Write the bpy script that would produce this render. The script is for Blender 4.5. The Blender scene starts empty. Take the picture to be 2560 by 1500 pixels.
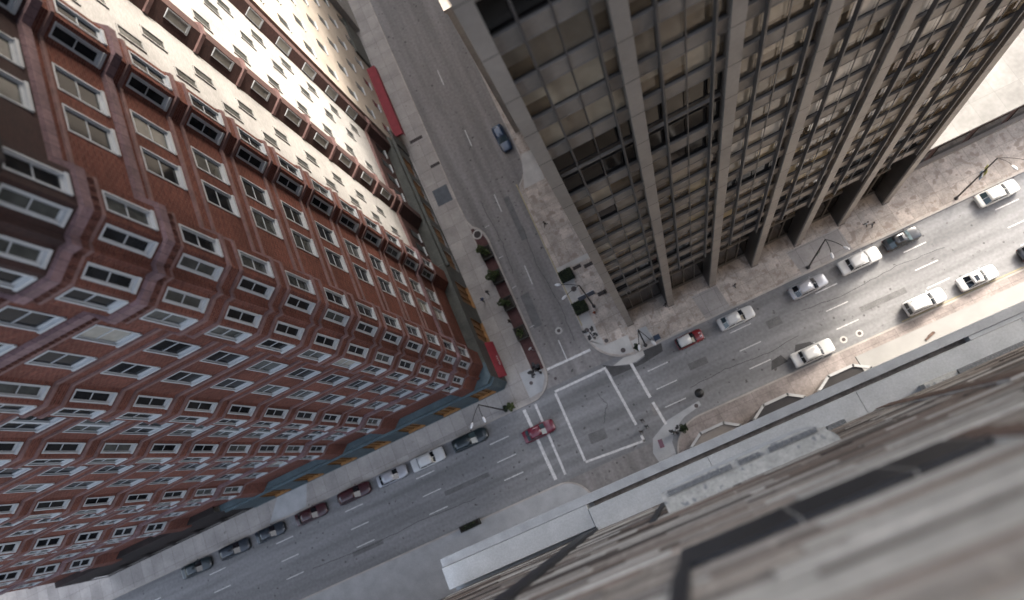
import bpy, bmesh, math, random
from mathutils import Vector, Matrix, Euler
R = math.radians
random.seed(11)
S = bpy.context.scene
COL = S.collection

# ------------------------------------------------------------------ helpers
def tag(o, label=None, cat=None, group=None, kind=None):
    if label: o['label'] = label
    if cat: o['category'] = cat
    if group: o['group'] = group
    if kind: o['kind'] = kind
    return o

def empty(name, loc=(0, 0, 0), rz=0.0, label=None, cat=None, group=None):
    o = bpy.data.objects.new(name, None)
    o.empty_display_size = 0.3
    COL.objects.link(o)
    o.location = loc
    o.rotation_euler = (0, 0, rz)
    return tag(o, label, cat, group)

class MB:
    """collects geometry; build() links it as ONE mesh object"""
    def __init__(s):
        s.v = []; s.f = []; s.m = []
    def add(s, vs, fs, m=0):
        b = len(s.v)
        s.v += [tuple(q) for q in vs]
        for f in fs:
            s.f.append(tuple(b + i for i in f)); s.m.append(m)
    def quad(s, a, b, c, d, m=0):
        s.add([a, b, c, d], [(0, 1, 2, 3)], m)
    def box(s, x0, x1, y0, y1, z0, z1, m=0):
        s.add([(x0,y0,z0),(x1,y0,z0),(x1,y1,z0),(x0,y1,z0),(x0,y0,z1),(x1,y0,z1),(x1,y1,z1),(x0,y1,z1)],
              [(0,3,2,1),(4,5,6,7),(0,1,5,4),(1,2,6,5),(2,3,7,6),(3,0,4,7)], m)
    def prism(s, poly, z0, z1, m=0, mt=None):
        n = len(poly)
        vs = [(p[0], p[1], z0) for p in poly] + [(p[0], p[1], z1) for p in poly]
        s.add(vs, [tuple(range(n-1, -1, -1))] + [(i, (i+1) % n, n+(i+1) % n, n+i) for i in range(n)], m)
        s.add([(p[0], p[1], z1) for p in poly], [tuple(range(n))], m if mt is None else mt)
    def tube(s, path, rad, n=8, m=0, cap=True):
        path = [Vector(p) for p in path]
        if not isinstance(rad, (list, tuple)): rad = [rad]*len(path)
        b = len(s.v)
        for i, p in enumerate(path):
            a = path[max(i-1, 0)]; c = path[min(i+1, len(path)-1)]
            t = (c-a).normalized()
            u = t.cross(Vector((0, 0, 1)))
            if u.length < 1e-3: u = Vector((1, 0, 0))
            u.normalize(); w = t.cross(u)
            for k in range(n):
                an = 2*math.pi*k/n
                s.v.append(tuple(p + (u*math.cos(an) + w*math.sin(an))*rad[i]))
        for i in range(len(path)-1):
            for k in range(n):
                s.f.append((b+i*n+k, b+i*n+(k+1) % n, b+(i+1)*n+(k+1) % n, b+(i+1)*n+k)); s.m.append(m)
        if cap:
            s.f.append(tuple(b+k for k in range(n-1, -1, -1))); s.m.append(m)
            e = b+(len(path)-1)*n
            s.f.append(tuple(e+k for k in range(n))); s.m.append(m)
    def disc(s, x, y, z0, z1, r, n=20, m=0):
        s.prism([(x+r*math.cos(2*math.pi*k/n), y+r*math.sin(2*math.pi*k/n)) for k in range(n)], z0, z1, m)
    def ell(s, c, r, nu=12, nv=8, m=0, rot=None):
        b = len(s.v)
        for j in range(nv+1):
            t = math.pi*j/nv
            for i in range(nu):
                a = 2*math.pi*i/nu
                p = Vector((r[0]*math.sin(t)*math.cos(a), r[1]*math.sin(t)*math.sin(a), r[2]*math.cos(t)))
                if rot: p = rot @ p
                s.v.append((c[0]+p.x, c[1]+p.y, c[2]+p.z))
        for j in range(nv):
            for i in range(nu):
                s.f.append((b+j*nu+i, b+(j+1)*nu+i, b+(j+1)*nu+(i+1) % nu, b+j*nu+(i+1) % nu)); s.m.append(m)
    def mesh(s, name, mats, smooth=False, off=(0, 0, 0)):
        me = bpy.data.meshes.new(name)
        me.from_pydata([(v[0]-off[0], v[1]-off[1], v[2]-off[2]) for v in s.v], [], s.f)
        if not isinstance(mats, (list, tuple)): mats = [mats]
        for m in mats: me.materials.append(m)
        for p, mi in zip(me.polygons, s.m):
            p.material_index = mi; p.use_smooth = smooth
        me.validate(); me.update()
        return me
    def build(s, name, mats, parent=None, smooth=False, world=True, fixn=False):
        off = (0, 0, 0)
        if parent is not None and world:
            off = tuple(parent.location)
            pp = parent.parent
            while pp is not None:
                off = tuple(a+b for a, b in zip(off, pp.location)); pp = pp.parent
        me = s.mesh(name, mats, smooth, off)
        if fixn:
            bm = bmesh.new(); bm.from_mesh(me)
            bmesh.ops.remove_doubles(bm, verts=bm.verts, dist=1e-5)
            bmesh.ops.recalc_face_normals(bm, faces=bm.faces)
            bm.to_mesh(me); bm.free()
        return link(name, me, parent)

def link(name, me, parent=None, loc=None, rz=0):
    o = bpy.data.objects.new(name, me)
    COL.objects.link(o)
    if parent is not None: o.parent = parent
    if loc is not None: o.location = loc
    if rz: o.rotation_euler = (0, 0, rz)
    return o

def bevel(o, w, seg=2):
    b = o.modifiers.new('bevel', 'BEVEL'); b.width = w; b.segments = seg; b.limit_method = 'ANGLE'; b.angle_limit = R(35)
    return o

def copy_tree(o, parent=None):
    c = o.copy(); COL.objects.link(c)
    if parent is not None: c.parent = parent
    for ch in list(o.children): copy_tree(ch, c)
    return c

# ------------------------------------------------------------------ materials
def mat(name, col, rough=0.8, metal=0.0, var=0.0, vscale=1.0, var2=0.0, v2scale=8.0, bump=0.0, bscale=20.0, spec=None,
        brick=None, grid=None, coat=0.0, stains=None, stretch=None, obj=False, spots=0):
    m = bpy.data.materials.new(name); m.use_nodes = True
    nt = m.node_tree; N = nt.nodes; L = nt.links
    P = N['Principled BSDF']
    P.inputs['Roughness'].default_value = rough
    P.inputs['Metallic'].default_value = metal
    if spec is not None: P.inputs['Specular IOR Level'].default_value = spec
    if coat: P.inputs['Coat Weight'].default_value = coat
    tc = N.new('ShaderNodeTexCoord'); geo = N.new('ShaderNodeNewGeometry')
    pos = tc.outputs['Object'] if obj else geo.outputs['Position']
    c = N.new('ShaderNodeRGB'); c.outputs[0].default_value = (*col, 1)
    cur = c.outputs[0]
    def mixmul(cur, fac_sock, lo, hi):
        mr = N.new('ShaderNodeMapRange'); mr.inputs['From Min'].default_value = 0.3; mr.inputs['From Max'].default_value = 0.7
        mr.inputs['To Min'].default_value = lo; mr.inputs['To Max'].default_value = hi
        L.new(fac_sock, mr.inputs['Value'])
        mx = N.new('ShaderNodeVectorMath'); mx.operation = 'SCALE'
        L.new(cur, mx.inputs[0]); L.new(mr.outputs[0], mx.inputs['Scale'])
        return mx.outputs[0]
    def noise(sc, det=4.0, st=None):
        n = N.new('ShaderNodeTexNoise'); n.inputs['Scale'].default_value = sc; n.inputs['Detail'].default_value = det
        if st:
            mp = N.new('ShaderNodeMapping'); mp.inputs['Scale'].default_value = st
            L.new(pos, mp.inputs['Vector']); L.new(mp.outputs[0], n.inputs['Vector'])
        else: L.new(pos, n.inputs['Vector'])
        return n.outputs['Fac']
    if brick:
        bw, bh, mort, mcol, contrast = brick
        sp = N.new('ShaderNodeSeparateXYZ'); L.new(pos, sp.inputs[0])
        ad = N.new('ShaderNodeMath'); ad.operation = 'ADD'; L.new(sp.outputs['X'], ad.inputs[0]); L.new(sp.outputs['Y'], ad.inputs[1])
        cb = N.new('ShaderNodeCombineXYZ'); L.new(ad.outputs[0], cb.inputs['X']); L.new(sp.outputs['Z'], cb.inputs['Y'])
        bt = N.new('ShaderNodeTexBrick'); bt.inputs['Scale'].default_value = 1.0
        bt.inputs['Brick Width'].default_value = bw; bt.inputs['Row Height'].default_value = bh
        bt.inputs['Mortar Size'].default_value = mort; bt.inputs['Mortar Smooth'].default_value = 0.2
        k = contrast
        bt.inputs['Color1'].default_value = (*[q*(1+k) for q in col], 1)
        bt.inputs['Color2'].default_value = (*[q*(1-k) for q in col], 1)
        bt.inputs['Mortar'].default_value = (*mcol, 1)
        L.new(cb.outputs[0], bt.inputs['Vector'])
        cur = bt.outputs['Color']
    if grid:
        gx, gy, wdt, dark = grid          # paving joints
        sp = N.new('ShaderNodeSeparateXYZ'); L.new(pos, sp.inputs[0])
        fac = None
        for ax, g in (('X', gx), ('Y', gy)):
            if not g: continue
            md = N.new('ShaderNodeMath'); md.operation = 'PINGPONG'; md.inputs[1].default_value = g/2
            L.new(sp.outputs[ax], md.inputs[0])
            lt = N.new('ShaderNodeMath'); lt.operation = 'LESS_THAN'; lt.inputs[1].default_value = wdt/2
            L.new(md.outputs[0], lt.inputs[0])
            if fac is None: fac = lt.outputs[0]
            else:
                mm = N.new('ShaderNodeMath'); mm.operation = 'MAXIMUM'; L.new(fac, mm.inputs[0]); L.new(lt.outputs[0], mm.inputs[1]); fac = mm.outputs[0]
        mx = N.new('ShaderNodeMixRGB'); L.new(fac, mx.inputs[0]); L.new(cur, mx.inputs[1]); mx.inputs[2].default_value = (*[q*dark for q in col], 1)
        cur = mx.outputs[0]
        # slab to slab tone
        sn = N.new('ShaderNodeVectorMath'); sn.operation = 'SNAP'
        sn.inputs[1].default_value = (gx or 100, gy or 100, 100)
        L.new(pos, sn.inputs[0])
        wn = N.new('ShaderNodeTexWhiteNoise'); wn.noise_dimensions = '3D'; L.new(sn.outputs[0], wn.inputs['Vector'])
        mr = N.new('ShaderNodeMapRange'); mr.inputs['To Min'].default_value = 0.88; mr.inputs['To Max'].default_value = 1.08; L.new(wn.outputs['Value'], mr.inputs['Value'])
        sc = N.new('ShaderNodeVectorMath'); sc.operation = 'SCALE'; L.new(cur, sc.inputs[0]); L.new(mr.outputs[0], sc.inputs['Scale']); cur = sc.outputs[0]
    if var: cur = mixmul(cur, noise(vscale, 5.0, stretch), 1-var, 1+var)
    if var2: cur = mixmul(cur, noise(v2scale, 3.0), 1-var2, 1+var2)
    if stains:
        sc_, thr, dcol = stains
        n = noise(sc_, 6.0)
        lt = N.new('ShaderNodeMapRange'); lt.inputs['From Min'].default_value = thr; lt.inputs['From Max'].default_value = thr+0.06; L.new(n, lt.inputs['Value'])
        mx = N.new('ShaderNodeMixRGB'); L.new(lt.outputs[0], mx.inputs[0]); L.new(cur, mx.inputs[1]); mx.inputs[2].default_value = (*dcol, 1)
        cur = mx.outputs[0]
    if spots:
        vt = N.new('ShaderNodeTexVoronoi'); vt.inputs['Scale'].default_value = spots; L.new(pos, vt.inputs['Vector'])
        wn2 = N.new('ShaderNodeMath'); wn2.operation = 'LESS_THAN'; wn2.inputs[1].default_value = 0.13; L.new(vt.outputs['Distance'], wn2.inputs[0])
        sx_ = N.new('ShaderNodeSeparateColor'); L.new(vt.outputs['Color'], sx_.inputs[0])
        gt_ = N.new('ShaderNodeMath'); gt_.operation = 'GREATER_THAN'; gt_.inputs[1].default_value = 0.72; L.new(sx_.outputs[0], gt_.inputs[0])
        ml = N.new('ShaderNodeMath'); ml.operation = 'MULTIPLY'; L.new(wn2.outputs[0], ml.inputs[0]); L.new(gt_.outputs[0], ml.inputs[1])
        ml2 = N.new('ShaderNodeMath'); ml2.operation = 'MULTIPLY'; ml2.inputs[1].default_value = 0.6; L.new(ml.outputs[0], ml2.inputs[0])
        mx = N.new('ShaderNodeMixRGB'); L.new(ml2.outputs[0], mx.inputs[0]); L.new(cur, mx.inputs[1]); mx.inputs[2].default_value = (0.03, 0.028, 0.027, 1)
        cur = mx.outputs[0]
    L.new(cur, P.inputs['Base Color'])
    if bump:
        b = N.new('ShaderNodeBump'); b.inputs['Strength'].default_value = bump; b.inputs['Distance'].default_value = 0.05
        L.new(noise(bscale), b.inputs['Height']); L.new(b.outputs[0], P.inputs['Normal'])
    return m

M = {}
M['asphalt'] = mat('asphalt', (0.19, 0.187, 0.184), 0.9, var=0.16, vscale=0.12, var2=0.10, v2scale=3.0, bump=0.15, bscale=40, stains=(0.8, 0.70, (0.07, 0.066, 0.064)))
M['asphalt_lane'] = mat('asphalt_lane', (0.225, 0.225, 0.228), 0.9, var=0.28, vscale=0.5, stretch=(0.08, 1.3, 1), var2=0.12, v2scale=2.5, bump=0.12, bscale=40, stains=(1.2, 0.66, (0.085, 0.08, 0.077)), spots=0.9)
M['asphalt_side'] = mat('asphalt_side', (0.23, 0.218, 0.212), 0.9, var=0.26, vscale=0.5, stretch=(1.3, 0.08, 1), var2=0.14, v2scale=2.5, bump=0.12, bscale=40, stains=(1.2, 0.66, (0.085, 0.08, 0.077)), spots=0.9)
M['patch'] = mat('patch', (0.075, 0.074, 0.074), 0.92, var=0.18, vscale=1.3, var2=0.15, v2scale=9)
M['asphalt_cut'] = mat('asphalt_cut', (0.155, 0.153, 0.153), 0.92, var=0.2, vscale=0.9, var2=0.15, v2scale=6)
M['paint'] = mat('paint', (0.62, 0.61, 0.60), 0.7, var=0.22, vscale=2.5, var2=0.1, v2scale=12)
M['paint_yellow'] = mat('paint_yellow', (0.40, 0.34, 0.20), 0.7, var=0.2, vscale=1.5)
M['walk'] = mat('walk', (0.37, 0.345, 0.325), 0.88, var=0.16, vscale=0.35, var2=0.08, v2scale=4, grid=(1.95, 2.6, 0.05, 0.62), stains=(1.1, 0.70, (0.15, 0.135, 0.125)))
M['walk_stone'] = mat('walk_stone', (0.48, 0.42, 0.37), 0.85, var=0.24, vscale=0.7, var2=0.16, v2scale=5, grid=(1.9, 1.9, 0.045, 0.6), stains=(1.1, 0.56, (0.33, 0.275, 0.235)))
M['walk_pink'] = mat('walk_pink', (0.29, 0.252, 0.235), 0.85, var=0.22, vscale=0.6, var2=0.15, v2scale=4, grid=(2.4, 3.0, 0.04, 0.6))
M['concrete'] = mat('concrete', (0.50, 0.485, 0.46), 0.85, var=0.10, vscale=0.8, var2=0.05, v2scale=6)
M['concrete_grey'] = mat('concrete_grey', (0.40, 0.405, 0.41), 0.85, var=0.12, vscale=0.6, var2=0.06, v2scale=6)
M['kerb'] = mat('kerb', (0.42, 0.385, 0.35), 0.85, var=0.15, vscale=0.7, grid=(0, 1.5, 0.04, 0.6))
M['pavers'] = mat('pavers', (0.085, 0.038, 0.036), 0.85, var=0.25, vscale=1.2, var2=0.2, v2scale=10)
M['soil'] = mat('soil', (0.03, 0.024, 0.018), 0.95, var=0.3, vscale=6)
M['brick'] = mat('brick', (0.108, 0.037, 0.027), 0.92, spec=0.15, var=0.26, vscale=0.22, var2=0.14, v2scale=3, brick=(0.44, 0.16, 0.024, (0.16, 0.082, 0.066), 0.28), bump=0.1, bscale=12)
M['brick_vignette'] = mat('brick_vignette', (0.03, 0.012, 0.010), 0.88, var=0.22, vscale=0.35, var2=0.12, v2scale=4, brick=(0.30, 0.105, 0.014, (0.035, 0.018, 0.016), 0.2))  # picture-corner vignette put into the brick colour of the top storey
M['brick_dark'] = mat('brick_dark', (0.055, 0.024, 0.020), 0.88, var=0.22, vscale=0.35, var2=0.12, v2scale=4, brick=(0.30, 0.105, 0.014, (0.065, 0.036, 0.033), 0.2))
M['terracotta'] = mat('terracotta', (0.09, 0.032, 0.024), 0.8, var=0.3, vscale=3.0, var2=0.25, v2scale=11, bump=0.5, bscale=9)
M['stone_mauve'] = mat('stone_mauve', (0.15, 0.092, 0.097), 0.85, var=0.25, vscale=0.9, var2=0.18, v2scale=5, brick=(0.75, 4.0, 0.03, (0.09, 0.055, 0.06), 0.15))
M['course'] = mat('course', (0.15, 0.086, 0.080), 0.85, var=0.25, vscale=1.1, var2=0.15, v2scale=6)
M['pale_sunlit_brick'] = mat('pale_sunlit_brick', (0.315, 0.305, 0.292), 0.88, var=0.14, vscale=0.3, var2=0.06, v2scale=2, brick=(0.30, 0.105, 0.012, (0.27, 0.26, 0.25), 0.10))  # sunlight on red brick put into a pale colour; also plain pale walls
M['tan_wall'] = mat('tan_wall', (0.36, 0.315, 0.265), 0.88, var=0.12, vscale=0.3, var2=0.06, v2scale=3)
M['white_paint'] = mat('white_paint', (0.40, 0.415, 0.43), 0.5, var=0.06, vscale=2.0)
M['glass_dark'] = mat('glass_dark', (0.008, 0.009, 0.011), 0.08, spec=0.25, var=0.3, vscale=0.8)
M['glass_curtain'] = mat('glass_curtain', (0.055, 0.058, 0.055), 0.10, spec=0.5, var=0.35, vscale=1.2)
M['glass_blind'] = mat('glass_blind', (0.30, 0.285, 0.25), 0.25, spec=0.5, var=0.12, vscale=2)
M['teal'] = mat('teal', (0.065, 0.095, 0.108), 0.6, var=0.22, vscale=0.6, var2=0.12, v2scale=3)
M['green_stone'] = mat('green_stone', (0.055, 0.058, 0.050), 0.5, var=0.35, vscale=0.7, var2=0.2, v2scale=4)
M['orange_wood'] = mat('orange_wood', (0.27, 0.135, 0.042), 0.55, var=0.3, vscale=1.1, stretch=(1, 1, 5))
M['awning_red'] = mat('awning_red', (0.21, 0.022, 0.032), 0.75, var=0.12, vscale=1.4)
M['black'] = mat('black', (0.012, 0.012, 0.013), 0.5, var=0.2, vscale=3)
M['dark_roof'] = mat('dark_roof', (0.020, 0.014, 0.013), 0.85, var=0.4, vscale=0.5)
M['dark_roof2'] = mat('dark_roof2', (0.018, 0.011, 0.010), 0.9, var=0.45, vscale=0.12, var2=0.3, v2scale=1.0)
M['bronze'] = mat('bronze', (0.215, 0.192, 0.170), 0.5, metal=0.0, var=0.14, vscale=0.3, var2=0.06, v2scale=3)
M['bronze_pillar'] = mat('bronze_pillar', (0.265, 0.238, 0.213), 0.45, metal=0.0, var=0.16, vscale=0.25, var2=0.05, v2scale=3)
M['bronze_dark'] = mat('bronze_dark', (0.035, 0.032, 0.031), 0.4, metal=0.2, var=0.2, vscale=0.6)
M['fin'] = mat('fin', (0.075, 0.07, 0.068), 0.38, metal=0.1, var=0.1, vscale=1)
M['pane_a'] = mat('pane_a', (0.006, 0.005, 0.005), 0.08, spec=0.2, var=0.3, vscale=0.6)
M['pane_b'] = mat('pane_b', (0.19, 0.16, 0.122), 0.12, spec=0.5, var=0.3, vscale=0.45)
M['pane_c'] = mat('pane_c', (0.34, 0.295, 0.225), 0.14, spec=0.5, var=0.25, vscale=0.5)
M['pane_d'] = mat('pane_d', (0.11, 0.082, 0.052), 0.08, spec=0.5, var=0.4, vscale=0.5)
M['pane_e'] = mat('pane_e', (0.55, 0.52, 0.47), 0.2, spec=0.5, var=0.2, vscale=0.7)
M['pane_gold'] = mat('pane_gold', (0.40, 0.32, 0.19), 0.15, spec=0.5, var=0.3, vscale=0.6)
M['lobby'] = mat('lobby', (0.014, 0.011, 0.008), 0.08, spec=0.25, var=0.5, vscale=0.4)
M['steel'] = mat('steel', (0.055, 0.05, 0.048), 0.45, metal=0.5)
M['lamp_white'] = mat('lamp_white', (0.56, 0.56, 0.57), 0.35, obj=True)
M['white_coat'] = mat('white_coat', (0.27, 0.268, 0.26), 0.6, var=0.08, vscale=0.5)
M['roof_pale'] = mat('roof_pale', (0.235, 0.228, 0.215), 0.85, var=0.18, vscale=0.25, var2=0.08, v2scale=2, grid=(3.0, 6.0, 0.06, 0.8))
M['ledge'] = mat('ledge', (0.43, 0.443, 0.45), 0.75, var=0.09, vscale=0.7, var2=0.09, v2scale=9, stains=(2.2, 0.73, (0.26, 0.27, 0.28)))
M['ledge_lip'] = mat('ledge_lip', (0.36, 0.373, 0.385), 0.7, var=0.14, vscale=0.9, var2=0.06, v2scale=9)
M['gutter'] = mat('gutter', (0.20, 0.175, 0.155), 0.9, var=0.35, vscale=1.5, var2=0.2, v2scale=8)
M['stone_worn'] = mat('stone_worn', (0.42, 0.42, 0.40), 0.85, var=0.20, vscale=2.2, var2=0.14, v2scale=9, stains=(2.0, 0.58, (0.20, 0.215, 0.23)))
M['granite'] = mat('granite', (0.115, 0.122, 0.130), 0.6, var=0.35, vscale=9, var2=0.45, v2scale=32, stains=(14, 0.60, (0.36, 0.36, 0.35)))
M['slate'] = mat('slate', (0.006, 0.008, 0.013), 0.5, var=0.4, vscale=1.5, var2=0.2, v2scale=9)
M['mortar'] = mat('mortar', (0.48, 0.46, 0.43), 0.9, var=0.15, vscale=6)
M['near_brick'] = mat('near_brick', (0.205, 0.178, 0.158), 0.9, var=0.30, vscale=0.8, stretch=(0.22, 1, 2.2), var2=0.22, v2scale=2.2, brick=(3.1, 0.46, 0.05, (0.33, 0.30, 0.27), 0.5), bump=0.3, bscale=15)
M['near_brick2'] = mat('near_brick2', (0.225, 0.205, 0.19), 0.9, var=0.34, vscale=0.8, stretch=(0.25, 1, 1.8), var2=0.2, v2scale=2.2, brick=(3.4, 0.62, 0.06, (0.34, 0.31, 0.28), 0.45), bump=0.3, bscale=15)
M['strata_pale'] = mat('strata_pale', (0.40, 0.385, 0.362), 0.9, var=0.25, vscale=0.8, stretch=(0.3, 1, 2), var2=0.15, v2scale=3)
M['strata_dark'] = mat('strata_dark', (0.055, 0.043, 0.038), 0.9, var=0.3, vscale=0.8, stretch=(0.3, 1, 2), var2=0.2, v2scale=3)
M['strata_brown'] = mat('strata_brown', (0.165, 0.128, 0.108), 0.9, var=0.3, vscale=0.8, stretch=(0.3, 1, 2), var2=0.2, v2scale=3)
M['soldier'] = mat('soldier', (0.105, 0.066, 0.052), 0.85, var=0.35, vscale=1.6, var2=0.3, v2scale=6)
M['skin'] = mat('skin', (0.36, 0.22, 0.16), 0.6, obj=True)
M['hair'] = mat('hair', (0.02, 0.015, 0.012), 0.7, obj=True)
M['rubber'] = mat('rubber', (0.015, 0.015, 0.015), 0.85, obj=True)
M['rim'] = mat('rim', (0.40, 0.40, 0.41), 0.35, metal=0.6, obj=True)
M['car_glass'] = mat('car_glass', (0.010, 0.013, 0.018), 0.04, spec=0.6, obj=True)
M['car_glass_teal'] = mat('car_glass_teal', (0.05, 0.075, 0.085), 0.05, spec=0.6, obj=True)
M['headlight'] = mat('headlight', (0.55, 0.56, 0.56), 0.15, spec=0.7, obj=True)
M['taillight'] = mat('taillight', (0.22, 0.01, 0.012), 0.25, obj=True)
M['trim'] = mat('trim', (0.02, 0.02, 0.02), 0.5, obj=True)
def cloth(name, c): return mat(name, c, 0.85, var=0.15, vscale=6, obj=True)
def paintm(name, c, metal=0.0): return mat(name, c, 0.28, metal=metal, coat=0.6, var=0.05, vscale=1.5, obj=True)
M['c_white'] = paintm('c_white', (0.60, 0.60, 0.59)); M['c_cream'] = paintm('c_cream', (0.56, 0.56, 0.53))
M['c_silver'] = paintm('c_silver', (0.40, 0.405, 0.43), 0.25); M['c_black'] = paintm('c_black', (0.010, 0.011, 0.014))
M['c_red'] = paintm('c_red', (0.20, 0.014, 0.020)); M['c_maroon'] = paintm('c_maroon', (0.145, 0.016, 0.032))
M['c_dkteal'] = paintm('c_dkteal', (0.010, 0.020, 0.024)); M['c_dkred'] = paintm('c_dkred', (0.045, 0.010, 0.014)); M['c_navy'] = paintm('c_navy', (0.016, 0.024, 0.034))
M['c_blue'] = paintm('c_blue', (0.025, 0.05, 0.10))
M['blue_box'] = mat('blue_box', (0.016, 0.032, 0.066), 0.5, var=0.15, vscale=3)
M['grate'] = mat('grate', (0.045, 0.036, 0.035), 0.8, var=0.25, vscale=6, var2=0.2, v2scale=25)
M['manhole'] = mat('manhole', (0.085, 0.070, 0.068), 0.75, var=0.25, vscale=8, var2=0.2, v2scale=30)
M['plate'] = mat('plate', (0.075, 0.088, 0.105), 0.6, var=0.2, vscale=1.2, var2=0.1, v2scale=7)
M['sign_green'] = mat('sign_green', (0.05, 0.13, 0.05), 0.5); M['sign_brown'] = mat('sign_brown', (0.16, 0.13, 0.11), 0.5)
M['sign_yellow'] = mat('sign_yellow', (0.38, 0.36, 0.12), 0.5); M['sign_blue'] = mat('sign_blue', (0.20, 0.26, 0.32), 0.5)
M['hydrant'] = mat('hydrant', (0.30, 0.07, 0.03), 0.5)
M['bark'] = mat('bark', (0.06, 0.045, 0.035), 0.95, var=0.3, vscale=5)
def leafm(name, c):
    m = mat(name, c, 0.7, var=0.55, vscale=2.2, var2=0.35, v2scale=9)
    return m
M['leaf'] = leafm('leaf', (0.042, 0.062, 0.020)); M['leaf2'] = leafm('leaf2', (0.085, 0.105, 0.030)); M['leaf3'] = leafm('leaf3', (0.017, 0.026, 0.013))
M['planter'] = mat('planter', (0.040, 0.038, 0.034), 0.8, var=0.25, vscale=3)

# ------------------------------------------------------------------ camera
cam_d = bpy.data.cameras.new('camera'); cam = bpy.data.objects.new('camera', cam_d); COL.objects.link(cam)
cam.location = (0, 0, 95)
cam.rotation_euler = Euler((0.21457816, 0.25484965, -0.41090003), 'XYZ')
cam_d.sensor_width = 36; cam_d.lens = 1727.054/2560*36
cam_d.clip_start = 0.1; cam_d.clip_end = 3000
cam_d.dof.use_dof = True; cam_d.dof.focus_distance = 60.0; cam_d.dof.aperture_fstop = 0.024287/0.28
S.camera = cam

# ------------------------------------------------------------------ light
SUN_AZ = R(50)      # from +Y towards +X
SUN_EL = R(31)
sdir = Vector((math.sin(SUN_AZ)*math.cos(SUN_EL), math.cos(SUN_AZ)*math.cos(SUN_EL), math.sin(SUN_EL)))
sun_d = bpy.data.lights.new('sun', 'SUN'); sun = bpy.data.objects.new('sun', sun_d); COL.objects.link(sun)
sun_d.energy = 1.15; sun_d.angle = R(10.0); sun_d.color = (1.0, 0.93, 0.83)
sun.rotation_euler = sdir.to_track_quat('Z', 'Y').to_euler()
sun.location = sdir*400
W = bpy.data.worlds.new('World'); S.world = W; W.use_nodes = True
nt = W.node_tree
bg = nt.nodes['Background']; sky = nt.nodes.new('ShaderNodeTexSky'); sky.sky_type = 'NISHITA'; sky.sun_disc = False
sky.sun_elevation = SUN_EL; sky.sun_rotation = SUN_AZ; sky.dust_density = 5.0; sky.air_density = 1.0; sky.ozone_density = 0.5
hs = nt.nodes.new('ShaderNodeHueSaturation'); hs.inputs['Saturation'].default_value = 0.62; nt.links.new(sky.outputs[0], hs.inputs['Color']); nt.links.new(hs.outputs[0], bg.inputs[0]); bg.inputs[1].default_value = 0.15
S.view_settings.view_transform = 'Standard'; S.view_settings.look = 'None'; S.view_settings.gamma = 1
S.view_settings.exposure = 2.12
S.cycles.use_denoising = True; S.cycles.sample_clamp_indirect = 6
S.cycles.max_bounces = 6
S.cycles.caustics_reflective = False; S.cycles.caustics_refractive = False

# ------------------------------------------------------------------ ground, road, pavements
def struct(name, mb, mats):
    o = mb.build(name, mats); o['kind'] = 'structure'; return o
g = MB(); g.quad((-900, -900, -0.02), (900, -900, -0.02), (900, 900, -0.02), (-900, 900, -0.02)); struct('ground', g, M['asphalt'])
g = MB(); g.quad((-220, -4, 0), (140, -4, 0), (140, 22.5, 0), (-220, 22.5, 0)); struct('road', g, M['asphalt_lane'])
g = MB(); g.quad((-19.5, 15.5, 0.005), (-1.2, 15.5, 0.005), (-1.2, 150, 0.005), (-19.5, 150, 0.005))
g.quad((-19.5, -90, 0.005), (-4.5, -90, 0.005), (-4.5, 3.2, 0.005), (-19.5, 3.2, 0.005)); struct('side_road', g, M['asphalt_side'])
def arc(cx, cy, r, a0, a1, n=10):
    return [(cx+r*math.cos(R(a0+(a1-a0)*i/n)), cy+r*math.sin(R(a0+(a1-a0)*i/n))) for i in range(n+1)]
def inset(poly, d):
    """offset a CCW polygon inwards"""
    n = len(poly); out = []
    for i in range(n):
        a, b, c = Vector(poly[i-1]), Vector(poly[i]), Vector(poly[(i+1) % n])
        e1 = (b-a).normalized(); e2 = (c-b).normalized()
        n1 = Vector((-e1.y, e1.x)); n2 = Vector((-e2.y, e2.x))
        k = 1+n1.dot(n2)
        q = b+(n1+n2)*(d/max(k, 0.3)); out.append((q.x, q.y))
    return out
def pavement(poly, m_top, kw=0.22, h=0.15):
    mb = MB(); mb.prism(poly, -0.015, h, 0); struct('kerb', mb, M['kerb'])
    mb = MB(); mb.prism(inset(poly, kw), 0.05, h+0.006, 0); return struct('pavement', mb, m_top)
nw = [(-220, 14.72), (-19.3, 14.72)] + arc(-17.3, 18.3, 3.6, -90, 0, 9) + [(-13.62, 20), (-13.62, 39.6), (-13.8, 40.9), (-14.3, 41.9), (-15.1, 42.7), (-15.55, 44), (-15.7, 47), (-15.7, 150), (-220, 150)]
pavement(nw, M['walk'])
ne = [(-6.75, 150), (-6.75, 150)]
ne = [(-2.5, 150), (-4.1, 150), (-4.1, 49.5), (-4.4, 47.2), (-5.2, 46.0), (-6.1, 45.2), (-6.45, 44.0), (-6.6, 36), (-6.75, 21.2)] + arc(-1.35, 20.2, 5.45, 180, 270, 12) + [(1.5, 14.72), (140, 14.72), (140, 150)]
pavement(ne, M['walk_stone'])
se = [(140, -90), (140, 4.0), (2.6, 4.0)] + arc(2.4, -1.0, 5.0, 90, 172, 9) + [(-2.9, -4), (-2.9, -90)]
pavement(se, M['walk_pink'])
sw = [(-220, 3.25), (-220, -90), (-15.0, -90), (-15.0, -0.6)] + arc(-18.6, -0.6, 3.85, 0, 90, 9)
pavement(sw, M['concrete_grey'])
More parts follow.
